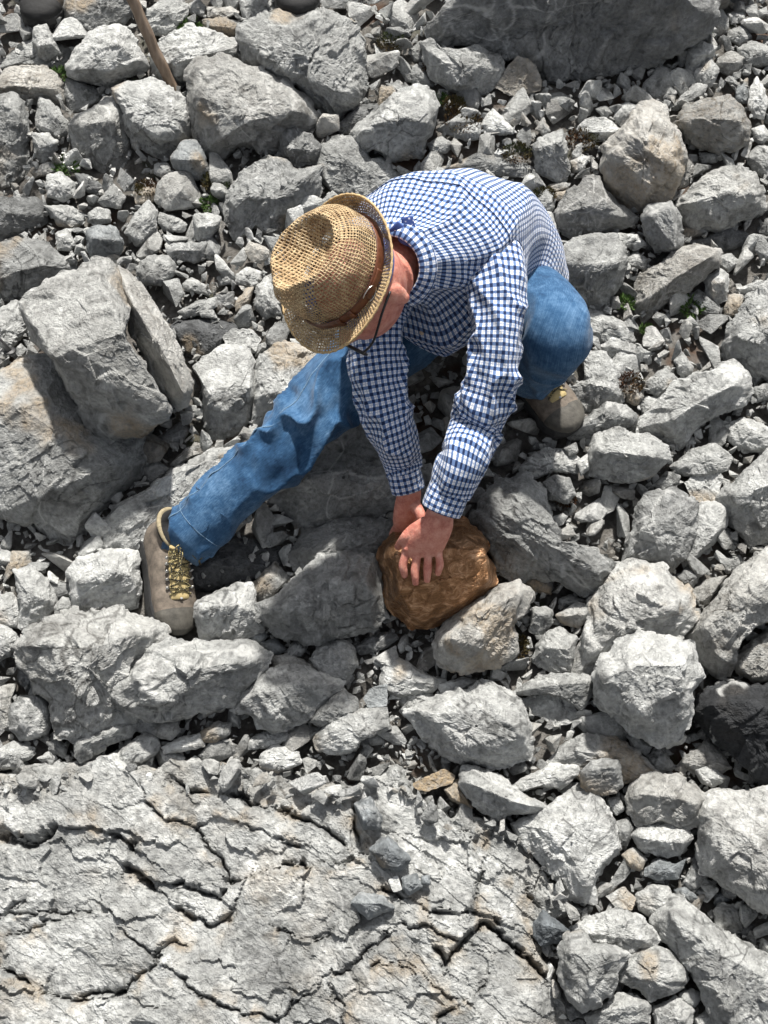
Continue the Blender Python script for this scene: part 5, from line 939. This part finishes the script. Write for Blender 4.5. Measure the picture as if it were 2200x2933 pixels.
    for want, rows_ in ((camdir(-.55, .5, .65), range(60, 168, 3)),):
        cc = G.mean(1); vi = np.argmax(((G[100]-cc[100])/np.linalg.norm(G[100]-cc[100], axis=1, keepdims=True))@want)
        wear('seam', tube([G[q, vi]+(G[q, vi]-cc[q])*.004 for q in rows_], .0018, 6), M_STI, jeans)
    for q in (158,): wear('hem_stitch', tube([G[q, k]+(G[q, k]-G[q].mean(0))*.006 for k in range(0, 110, 3)]+[G[q, 0]], .0010, 5), M_STI, jeans)
    # ---- straw hat
    NH, NF = 40, 160; phi = np.linspace(0, 2*np.pi, NF, endpoint=False); s = np.linspace(0, 1, NH); S, PH = np.meshgrid(s, phi, indexing='ij')
    fcos = np.cos(PH)                                          # 1 = front
    dphi = np.abs((PH+np.pi) % (2*np.pi)-np.pi)
    ra, rb = .116, .100
    tap = 1-.03*S-.20*np.clip((S-.62)/.38, 0, 1)**2.2; pin = 1-.27*np.exp(-((dphi-.62)/.34)**2)*S**1.6
    Hh = (.122+.016*fcos)
    fx = rb*np.sin(PH)*tap*pin; fy = ra*np.cos(PH)*tap*(1-.2*.3*np.exp(-((dphi-.62)/.34)**2)*S**1.6); fz = Hh*S - .004
    P = np.stack([fx, fy, fz], 2).reshape(-1, 3); P += .0018*np.stack([vnoise(P*60, 1), vnoise(P*60, 2), vnoise(P*60, 3)], 1)
    i = np.arange(NF); j = (i+1) % NF; Fq = lambda n: np.concatenate([np.stack([k*NF+i, k*NF+j, (k+1)*NF+j, (k+1)*NF+i], 1) for k in range(n-1)])
    z3 = np.zeros((0, 3), int); AXH = np.stack([-hS, hF, hU])
    hat = bpy.data.objects.new('straw_hat', None); COL.objects.link(hat); hat.parent = person
    hat['label'] = 'woven straw hat with a brown leather band'
    wear('crown', dict(V=P@AXH+HC, F4=Fq(NH), F3=z3, uv=np.stack([PH.ravel()*.1, (S*.125).ravel()], 1)), M_STRAW, hat)
    rim = P.reshape(NH, NF, 3)[-1]; NR = 26; tops = []
    for q in np.linspace(1, 0.02, NR):
        w = rim*np.array([q, q, 1]); dent = .048*(1-sstep(q, .30, .98))*(.75+.45*np.clip(w[:, 1]/.1, -1, 1)) ; edge = .007*math.sin(math.pi*min(1, (1-q)/.22)) if q > .78 else 0
        w[:, 2] = w[:, 2]*(q*.5+.5) + (.118*(1-(q*.5+.5))) - dent + edge + .016*np.exp(-(w[:, 0]/.018)**2)*(1-q)*0; tops.append(w)
    Tp = np.concatenate(tops); Tp += .0018*np.stack([vnoise(Tp*60, 1), vnoise(Tp*60, 2), vnoise(Tp*60, 3)], 1)*np.repeat(np.linspace(0, 1, NR), NF)[:, None]
    wear('crown_top', dict(V=Tp@AXH+HC, F4=Fq(NR), F3=z3, uv=Tp[:, :2]*1.02), M_STRAW, hat)
    NB = 24; br = []
    rough = 1+.012*vnoise(np.stack([np.cos(phi)*9, np.sin(phi)*9, 0*phi], 1), 3)
    for q in np.linspace(0, 1, NB):
        w = (.040+.010*np.cos(phi))*q*(rough if q > .9 else 1); up = (.008 + .034*np.clip(-np.cos(phi), 0, 1)**2 + .010*np.abs(np.sin(phi)) - .016*np.clip(np.cos(phi), 0, 1)**2)*q**1.7
        br.append(np.stack([(rb+w)*np.sin(phi), (ra+w)*np.cos(phi), -.004+up], 1))
    edge_ring = br[-1].copy(); br = np.concatenate(br); br += .0025*np.stack([0*br[:, 0], 0*br[:, 0], vnoise(br*30, 8)], 1)
    qq = np.repeat(np.linspace(0, 1, NB), NF); pp = np.tile(phi, NB)
    brim = wear('brim', dict(V=br@AXH+HC, F4=Fq(NB), F3=z3, uv=np.stack([pp*.125, qq*.052], 1)), straw_material(.84), hat)
    # braided brim edge
    nt = 7; T = []
    for a in range(NF):
        t0 = edge_ring[(a+1) % NF]-edge_ring[a-1]; t0 /= np.linalg.norm(t0); up = np.array([0, 0, 1.]); o_ = np.cross(t0, up); o_ /= np.linalg.norm(o_); u2 = np.cross(o_, t0); rr = .0026+.0007*math.sin(a*2.1)
        for b in range(nt): g = 2*math.pi*b/nt; T.append(edge_ring[a]+o_*rr*math.cos(g)+u2*rr*math.sin(g))
    T = np.array(T); a = np.arange(NF)[:, None]*nt; b = np.arange(nt)[None, :]; a2 = ((np.arange(NF)+1) % NF)[:, None]*nt; b2 = (b+1) % nt
    F = np.stack([a+b, a2+b, a2+b2, a+b2], 2).reshape(-1, 4)
    wear('brim_edge', dict(V=T@AXH+HC, F4=F, F3=z3, uv=T[:, :2]), plain('braided_straw', (.44, .31, .155), .7, scale=300, var=.4), hat)
    bands = []
    for zz, rr in ((.000, .0020), (.003, .0045), (.012, .0050), (.021, .0042), (.024, .0018)):
        tp = 1-.05*(zz/.12); bands.append(np.stack([(rb*tp+rr)*np.sin(phi), (ra*tp+rr)*np.cos(phi), np.full(NF, zz)+.0012*np.sin(phi*3)], 1))
    bands = np.concatenate(bands); M_LEA = plain('brown_leather', (.105, .036, .016), .42, scale=60, var=.35)
    band = wear('hat_band', dict(V=bands@AXH+HC, F4=Fq(5), F3=z3, uv=bands[:, :2]), M_LEA, hat)
    def band_pt(f, zz, off): return (np.array([(rb*.99+off)*math.sin(f), (ra*.99+off)*math.cos(f), zz])@AXH+HC)
    sd = 1 if (np.array([1, 0, 0])@AXH)@R_ > 0 else -1
    for f in (.72, .98):
        pts = [band_pt(sd*f+k*.02, z, o) for z, o, k in ((-.001, .004, 0), (.002, .008, 0), (.012, .009, 0), (.022, .008, 0), (.026, .004, 0))]
        wear('band_loop', loft([(p, .005, .0015, .0015) for p in pts], 18, 10, band_pt(sd*(f+.1), .01, .008)-band_pt(sd*f, .01, .008), cap0=True, cap1=True), M_LEA, hat)
    M_MET = plain('steel', (.62, .62, .60), .3, 1.0, var=.1)
    pts = [band_pt(sd*(1.42+.16*math.cos(g)), .012+.013*math.sin(g), .008) for g in np.linspace(-2.2, 2.2, 14)]
    wear('buckle', tube(pts, .0013, 6), M_MET, hat)
    pts = [band_pt(sd*f, .012, .0078) for f in np.linspace(1.35, 1.85, 8)]
    wear('strap_end', loft([(p, .0085, .0016, .0016) for p in pts], 16, 12, hU, cap0=True, cap1=True), M_LEA, hat)
    # ---- bandana under the hat, knotted behind
    bn = []
    for zz, rr in ((.004, .000), (-.008, .0035), (-.030, .0030), (-.052, .0008)): bn.append(np.stack([(.0825+rr)*np.sin(phi), (.1025+rr)*np.cos(phi)+.004, np.full(NF, zz)-.012*np.clip(-np.cos(phi), 0, 1)], 1))
    bn = np.concatenate(bn); M_BAN = bandana_material(); ban = wear('bandana', dict(V=bn@AXH+HC, F4=Fq(4), F3=z3, uv=bn[:, :2]), M_BAN)
    kp = cpt(1178, 690, 2.565)
    wear('knot', loft([(kp+camdir(-1, .8, 0)*.030, .008, .006, .006), (kp+camdir(-1, .4, .2)*.014, .014, .011, .011), (kp, .013, .012, .012), (kp+camdir(.9, -.5, .2)*.014, .017, .012, .012), (kp+camdir(1, -.5, 0)*.024, .010, .006, .006)], 18, 16, camdir(.3, 1, 0), folds(.003, 60, 1.2, 4), cap0=True, cap1=True), M_BAN, ban)
    for v in (camdir(-.2, 1, .3), camdir(-.8, .6, .4)): wear('knot_tail', loft([(kp, .006, .003, .003), (kp+v*.025, .014, .003, .003), (kp+v*.05, .012, .002, .002)], 10, 10, camdir(1, .2, 0), cap0=True, cap1=True), M_BAN, ban)
    # ---- glasses
    M_BLK = plain('black_plastic', (.010, .010, .011), .3); gl = bpy.data.objects.new('glasses', None); COL.objects.link(gl); gl.parent = person
    M_LENS = NT('lens'); M_LENS.b.inputs['Transmission Weight'].default_value = 1.0; M_LENS = M_LENS.out(Roughness=.02, IOR=1.05, Base_Color=(.97, .97, .98, 1))
    for sx in (-1, 1):
        g0 = head_c + hS*sx*.034 + hF*.122 - hU*.024
        pts = [g0 + hS*.025*math.cos(g)*1.05 + hU*.020*math.sin(g) for g in np.linspace(0, 2*math.pi, 22)]
        fr_ = wear('rim', tube(pts, .0034, 7, 60, ref=hF), M_BLK, gl)
        wear('lens', ball(g0, .024, .0012, .019, HAX, 10), M_LENS, fr_)
        wear('temple', tube([g0+hS*sx*.026+hU*.006, g0+hS*sx*.047+hU*.016-hF*.03, g0+hS*sx*.050+hU*.032-hF*.09, g0+hS*sx*.047+hU*.034-hF*.135], .0026, 7), M_BLK, gl)
    wear('bridge', tube([head_c+hS*.010+hF*.123-hU*.018, head_c+hF*.127-hU*.016, head_c-hS*.010+hF*.123-hU*.018], .0024, 7), M_BLK, gl)
    for sx in (-1, 1): wear('eye', ball(head_c+hS*sx*.033+hF*.078-hU*-.006, .013, .013, .013, HAX, 10), plain('eye_white', (.6, .58, .55), .3))
    # hair at the nape
    hr = ball(head_c-hF*.010+hU*.0, .0785, .0905, .112, HAX, 26); lv = (hr['V']-head_c)@HAX.T; keep = (lv[:, 1] < -.02) | (lv[:, 2] > .03)
    keep &= lv[:, 2] > .022; hr['F4'] = hr['F4'][keep[hr['F4']].all(1)]
    wear('hair', hr, plain('grey_hair', (.16, .14, .12), .7, scale=220, var=.5))
    return org, wear
man_org, man_wear = build_man()
# ------------------------------------------------------------------ laced hiking boots
def lace_material():
    t = NT('speckled_lace'); co = t.n('TexCoord').outputs['Object']; n = t.noise(co, 420, 1, .5)
    return t.out(Base_Color=t.ramp(n, [(.54, (.014, .012, .009)), (.62, (.42, .35, .15))]), Roughness=.8)
def build_boot(toe, fwd, up, sc, parent, org, mats, laces=True, name='boot', shaft=.150):
    """toe: world point under the toe tip; parts in world space minus org"""
    f = fwd/np.linalg.norm(fwd); u = up-f*(up@f); u /= np.linalg.norm(u); s = np.cross(f, u); o0 = toe - f*.300*sc
    W = lambda x, y, z: o0 + sc*(s*x + f*y + u*z)
    def st(rows): return [(W(0, y, zc), w*sc*1.23, h*sc, h*sc) for y, w, zc, h in rows]
    root = bpy.data.objects.new(name, None); COL.objects.link(root); build_boot.W = W
    if parent: root.parent = parent; root.location = (0, 0, 0)
    else: root.location = Vector(org)
    def add(nm, g, mat, par=None, smooth=True):
        o = put(nm, dict(V=g['V']-org, F4=g['F4'], F3=g['F3'], uv=g['uv']), mat, None, smooth); o.parent = par or root; return o
    foot = loft(st([(-.004, .016, .05, .03), (.006, .032, .052, .046), (.03, .039, .058, .058), (.08, .040, .060, .062), (.13, .043, .058, .058), (.18, .048, .049, .046), (.22, .051, .042, .038), (.255, .048, .038, .032), (.280, .038, .033, .026), (.294, .022, .028, .018)]), 60, 40, s, cap0=True, cap1=True, power=.86)
    shaftg = loft([(W(0, .055, .06), .038*sc, .052*sc, .056*sc), (W(0, .050, shaft*.64), .040*sc, .052*sc, .053*sc), (W(0, .044, shaft*.85), .042*sc, .054*sc, .054*sc), (W(0, .040, shaft-.006), .043*sc, .056*sc, .055*sc)], 24, 40, s, cap0=True, cap1=True)
    g = remesh(join([foot, shaftg]), .0032, 4)
    lv = g['V']; q = lv*40; g['V'] = lv + (np.stack([vnoise(q, 1), vnoise(q, 2), vnoise(q, 3)], 1))*.0016
    add('upper', g, mats['upper'])
    add('collar', loft([(W(.043*math.cos(a), .040+.056*math.sin(a), shaft+.002+.006*math.cos(a)**2), .0055*sc, .0075*sc, .0075*sc) for a in np.linspace(0, 2*math.pi, 25)], 60, 10, u), mats['lining'])
    # sole and rubber rand
    rows = [(-.008, .018), (0, .033), (.03, .042), (.08, .039), (.13, .042), (.18, .050), (.22, .054), (.255, .052), (.282, .042), (.297, .026), (.303, .008)]
    out = [(w, y) for y, w in rows] + [(-w, y) for y, w in rows[::-1]]; n = len(out); V = []
    for z, k in ((-.004, .96), (.012, 1.0), (.030, 1.0), (.036, .955)): V += [W(x*k*1.23, .145+(y-.145)*k, z) for x, y in out]
    V = np.array(V); i = np.arange(n); j = (i+1) % n; F4 = np.concatenate([np.stack([k*n+i, k*n+j, (k+1)*n+j, (k+1)*n+i], 1) for k in range(3)])
    V = np.vstack([V, W(0, .145, -.004), W(0, .145, .036)]); F3 = np.concatenate([np.stack([j, i, np.full(n, 4*n)], 1), np.stack([3*n+i, 3*n+j, np.full(n, 4*n+1)], 1)])
    sole = add('sole', dict(V=V, F4=F4, F3=F3, uv=np.zeros((len(V), 2))), mats['sole'], None, False)
    for k in range(7):
        for sx in (-1, 1):
            y = .02+.042*k; w = np.interp(y, [a for a, _ in rows], [b for _, b in rows])
            a, b = W(sx*w*.55, y, -.008), W(sx*w*1.02, y+.006, -.006)
            add('tread_lug', loft([(a, .011*sc, .006*sc, .006*sc), (b, .010*sc, .007*sc, .007*sc)], 3, 6, f, cap0=True, cap1=True), mats['sole'], sole, False)
    add('toe_cap', loft(st([(.243, .0515, .0385, .0365), (.256, .0505, .0375, .0345), (.281, .0405, .033, .0285), (.296, .025, .028, .021), (.302, .010, .025, .010)]), 22, 40, s, cap1=True, power=.86), mats['rand'])
    if not laces: return root
    path = [(.222, .079), (.195, .090), (.165, .104), (.138, .116), (.118, .127), (.106, .138), (.100, .148)]
    def tp(t):
        y = np.interp(t, np.linspace(0, 1, len(path)), [a for a, _ in path]); z = np.interp(t, np.linspace(0, 1, len(path)), [b for _, b in path]); return y, z
    def tz(t, x): y, z = tp(t); return W(x, y, z+.007-8*x*x)
    add('tongue', loft([(W(0, y, z-.004), (.026+.004*k/6)*sc, .009*sc, .009*sc) for k, (y, z) in enumerate(path)], 50, 24, s, lambda tn, sl, th, r: .0022*np.abs(np.sin(tn*6.5*math.pi))*np.ones_like(th), cap0=True, cap1=True), mats['tongue'])
    rowsN = 7
    for k in range(rowsN):
        t0, t1 = .06+.80*k/rowsN, .06+.80*(k+1)/rowsN
        for sx in (-1, 1):
            p = [tz(t0, sx*.032), tz(t0*.6+t1*.4, sx*.009), tz(t0*.45+t1*.55, -sx*.004), tz(t1, -sx*.032)]
            p = [a + u*.003*sc for a in p]; add('lace', tube(p, .0021*sc, 6, 12), mats['lace'])
    for k in range(1, 6):
        for sx in (-1, 1):
            t0 = .06+.80*k/rowsN; c = tz(t0, sx*.035)+u*.001
            hk = add('lace_hook', ball(c, .0062*sc, .0045*sc, .0036*sc, np.stack([s, f, u]), 8), mats['metal'])
            add('hook_tip', tube([c+u*.003*sc, c+u*.005*sc+s*sx*.003*sc, c+u*.003*sc+s*sx*.005*sc], .002*sc, 6), mats['metal'], hk)
    kn = tz(.9, 0)+u*.008*sc
    add('lace_knot', ball(kn, .010*sc, .007*sc, .006*sc, np.stack([s, f, u]), 8), mats['lace'])
    for pts in ([(0, 0, 0), (-.022, .012, .010), (-.045, .022, .002), (-.050, .036, -.008), (-.034, .036, -.006), (-.012, .016, .004), (0, 0, 0)], [(0, 0, 0), (.020, .004, .010), (.034, .024, .0), (.040, .062, -.020), (.030, .084, -.032), (.016, .062, -.020), (.008, .03, -.002), (0, 0, 0)], [(0, 0, 0), (-.018, .004, .006), (-.036, .028, -.002), (-.046, .052, -.014)], [(0, 0, 0), (.012, .012, .004), (.014, .05, -.014), (.008, .078, -.024)]):
        add('lace_loop', tube([kn+sc*(s*a+f*b+u*c) for a, b, c in pts], .0024*sc, 6), mats['lace'])
    tabp = tz(.0, 0)
    add('pull_tab', loft([(tabp-f*.014*sc, .004*sc, .001, .001), (tabp+f*.004*sc, .004*sc, .0012, .0012)], 4, 8, s, cap0=True, cap1=True), plain('grey_tab', (.4, .4, .4)))
    return root
BM = dict(upper=plain('taupe_suede', (.125, .102, .080), .85, scale=55, var=.45, bump=.004), lining=plain('cream_lining', (.24, .20, .125), .8), sole=plain('black_rubber', (.018, .018, .018), .7, scale=120), rand=plain('worn_grey_rubber', (.065, .060, .050), .75, scale=70, var=.35),
          tongue=plain('yellow_tongue', (.36, .28, .13), .8, scale=50, var=.2), lace=lace_material(), metal=plain('worn_metal', (.45, .44, .42), .35, .9, var=.15))
tl = cpt(500, 1826, float(ground_depth(500, 1826, .02)))
bl = build_boot(tl, camdir(.28, -.89, .36), camdir(.60, .34, .80), .90, person, man_org, BM, shaft=.130); bl['label'] = 'worn taupe hiking boot with yellow tongue planted on the rocks'
WL = build_boot.W
tr = cpt(1640, 1246, float(ground_depth(1640, 1246, .05)))
br2 = build_boot(tr, camdir(.52, -.66, .38), camdir(.05, .50, .86), .92, person, man_org, BM, shaft=.125); br2['label'] = 'taupe hiking boot tucked under the bent knee'
M_SOCK = plain('black_sock', (.008, .008, .009), .95)
man_wear('sock', loft([(WL(0, .040, .09), .034, .044, .044), (WL(0, .041, .128), .0375, .048, .048), (WL(.006, .044, .144), .037, .046, .045), (WL(.004, .044, .142)*.5+cpt(556, 1518, 2.985)*.5, .040, .044, .044), (cpt(556, 1518, 2.985), .046, .046, .046), (cpt(600, 1472, 2.97), .047, .047, .047)], 20, 28, R_, cap0=True, cap1=True), M_SOCK)
man_wear('sock', loft([(build_boot.W(0, .04, .09), .034, .042, .042), (build_boot.W(0, .042, .14), .038, .044, .044), (cpt(1525, 1075, 3.06), .042, .042, .042)], 14, 24, R_, cap0=True, cap1=True), M_SOCK)
# ------------------------------------------------------------------ two more hikers' boots at the top edge
DK = dict(upper=plain('black_leather', (.010, .010, .010), .75, scale=70, var=.3), lining=plain('black_padding', (.02, .02, .02), .8), sole=plain('dark_sole', (.013, .013, .013), .6), rand=plain('dark_rand', (.008, .008, .008), .8), tongue=plain('black_tongue', (.02, .02, .02), .8), lace=plain('black_lace', (.03, .028, .024), .8), metal=BM['metal'])
DK2 = dict(DK); DK2['upper'] = plain('dark_brown_leather', (.040, .033, .026), .55, scale=70, var=.35)
M_TROUSER = plain('charcoal_trouser', (.030, .031, .033), .9, scale=40)
for (px, py, fw, sc, mats, lab) in ((858, 62, camdir(.12, -.75, .62), .98, DK, 'black boot of a standing hiker on the large grey boulder'), (112, 84, camdir(-.10, -.78, .60), .98, DK2, 'dark brown boot of a standing hiker at the top left corner')):
    tp_ = cpt(px, py, float(ground_depth(px, py, .11 if px > 500 else .03))); og = tp_.copy()
    b = build_boot(tp_, fw, np.array([0, 0, 1.0]), sc, None, og, mats); tag(b, lab, 'boot', 'boots of hikers standing above')
    a0 = tp_ - fw*.24*sc + np.array([0, 0, .12]); o = put('trouser_leg', dict(**{k: v for k, v in loft([(a0-og, .062, .066, .066), (a0-og+np.array([0, .02, .12]), .066, .07, .07), (a0-og+np.array([0, .05, .42]), .08, .085, .085)], 40, 40, R_, folds(.008, 12, 1.2, 8)).items()}), M_TROUSER); o.parent = b
# ------------------------------------------------------------------ sticks
def wood():
    t = NT('hazel_wood'); co = t.n('TexCoord').outputs['Object']; mp = t.n('Mapping'); t.put(mp.inputs[0], co); mp.inputs['Scale'].default_value = (60, 60, 9); n = t.noise(mp.outputs[0], 1, 5, .7); k = t.noise(co, 9, 2)
    c = t.ramp(t.math('ADD', t.math('MULTIPLY', n, .8), t.math('MULTIPLY', k, .2)), [(.3, (.085, .060, .042)), (.5, (.20, .145, .102)), (.7, (.33, .255, .19))])
    return t.out(Base_Color=c, Roughness=.7, Normal=t.bump(n, .5, .004))
b0 = cpt(506, 270, float(ground_depth(506, 270, .0))); t0 = cpt(366, -25, float(ground_depth(506, 270))-.20); dv = (t0-b0)/np.linalg.norm(t0-b0)
sid = np.cross(dv, FW); pts = [b0 + dv*q + sid*w for q, w in ((0, 0), (.12, .004), (.27, -.002), (.45, .003), (.7, -.004), (1.05, 0))]
sg = loft([(p-b0, r, r, r) for p, r in zip(pts, (.0150, .0160, .0155, .0165, .017, .0175))], 60, 18, R_, lambda tn, s, th, r: .0012*np.sin(s*70+np.cos(th))*np.ones_like(th), cap0=True, cap1=True)
o = put('walking_stick', sg, wood()); o.location = Vector(b0); tag(o, 'brown wooden walking stick standing among the rocks at upper left', 'stick')
p0 = cpt(60, 1036, float(ground_depth(60, 1036, .05))); p1 = cpt(-40, 940, float(ground_depth(60, 1036))-.16); dv = (p1-p0)/np.linalg.norm(p1-p0)
pole = bpy.data.objects.new('trekking_pole', None); COL.objects.link(pole); pole.location = Vector(p0); tag(pole, 'thin grey metal trekking pole reaching in from the left edge', 'pole')
q = put('shaft', tube([dv*.03, dv*.35, dv*.75], .0075, 14), plain('anodised_metal', (.34, .34, .35), .35, .9, var=.1)); q.parent = pole
q = put('tip', tube([dv*0, dv*.012, dv*.04], .003, 10, r1=.007), plain('carbide_tip', (.10, .10, .10), .4, .8)); q.parent = pole
q = put('basket', ball(dv*.045, .017, .017, .005, None, 10), plain('black_basket', (.015, .015, .015), .5)); q.parent = pole
# ------------------------------------------------------------------ plants and moss
def leaf_mat(n, c): return plain(n, c, .6, scale=90, var=.35)
M_LEAF, M_FLOW = leaf_mat('leaf', (.055, .105, .020)), plain('petal', (.75, .75, .70), .6)
def blades(r, n, rad, ln, wd, flat):
    V, F = [], []
    for k in range(n):
        a = r.uniform(0, 6.28); q = rad*math.sqrt(r.random()); b = np.array([q*math.cos(a), q*math.sin(a)*.9, 0]); L = ln*r.uniform(.5, 1.2)
        d = np.array([math.cos(a)*flat+r.normal(0, .3), math.sin(a)*flat+r.normal(0, .3), 1.]); d /= np.linalg.norm(d); s = np.cross(d, r.normal(size=3)); s /= np.linalg.norm(s); w = wd*r.uniform(.6, 1.3); m = len(V)
        V += [b, b+d*L*.45+s*w, b+d*L*.5-s*w, b+d*L+np.array([0, 0, -.25*L*flat])]; F.append((m, m+1, m+3, m+2))
    return np.array(V), np.array(F)
PL = [(195, 480, .030, 'tiny green plant with white flowers in rubble at left', True), (392, 268, .030, 'dark green tuft in the gap left of the wooden stick', False), (545, 78, .026, 'dark green tuft between rocks right of the wooden stick', False), (1796, 869, .024, 'small green plant beside the squarish pale boulder', False),
      (1976, 880, .028, 'bright green plant under the long layered rock', False), (1258, 285, .020, 'little green plant left of the rough pale rock near the top', False), (2012, 100, .022, 'green tuft beside the shattered end of the dark boulder', False), (1852, 946, .016, 'tiny green sprig on the gravel patch right of the knee', False), (600, 585, .022, 'dark green sprig in the rubble above the hat', False), (170, 215, .022, 'green tuft behind the cream rock at upper left', False)]
rp = np.random.default_rng(3)
Rs = np.array([[1, 0, 0], [0, math.cos(SLOPE), -math.sin(SLOPE)], [0, math.sin(SLOPE), math.cos(SLOPE)]])
for px, py, rad, lab, fl in PL:
    c = cpt(px, py, float(ground_depth(px, py, .012))); pr = bpy.data.objects.new('plant', None); COL.objects.link(pr); pr.location = Vector(c); tag(pr, lab, 'plant', 'small plants growing between the rocks')
    V, F = blades(rp, 170, rad, rad*.85, .0032, .9); q = link('leaves', mesh_np('leaves', V@Rs.T, [F], M_LEAF, False), (0, 0, 0), pr)
    if fl:
        for k in range(7):
            V, F = blades(rp, 7, .003, .006, .0025, 1.4); link('flower', mesh_np('flower', V@Rs.T, [F], M_FLOW, False), Rs@np.array([rp.normal(0, .022), rp.normal(0.01, .022), .024]), pr)
def moss_field():
    Vs, Fs, n = [], [], 0
    for px, py, rad in ((1325, 345, .05), (1300, 300, .03), (1668, 400, .045), (1480, 440, .04), (1805, 1098, .035), (1560, 560, .03), (1250, 190, .04), (1120, 120, .04), (1290, 1370, .03), (1620, 1430, .025), (1480, 1850, .03), (620, 520, .04), (420, 540, .03), (340, 320, .03), (1520, 620, .04)):
        V, F = blades(rp, 420, rad, .011, .0022, .5); V = V@Rs.T + cpt(px, py, float(ground_depth(px, py, .030))); Vs.append(V); Fs.append(F+n); n += len(V)
    t = NT('moss'); co = t.n('TexCoord').outputs['Object']; m = t.out(Base_Color=t.ramp(t.noise(co, 5, 3), [(.42, (.085, .034, .012)), (.52, (.07, .05, .014)), (.62, (.035, .05, .012))]), Roughness=.9)
    tag(link('moss', mesh_np('moss', np.concatenate(Vs), [np.concatenate(Fs)], m)), 'rusty and green moss in the gaps between stones', 'moss', kind='stuff')
moss_field()
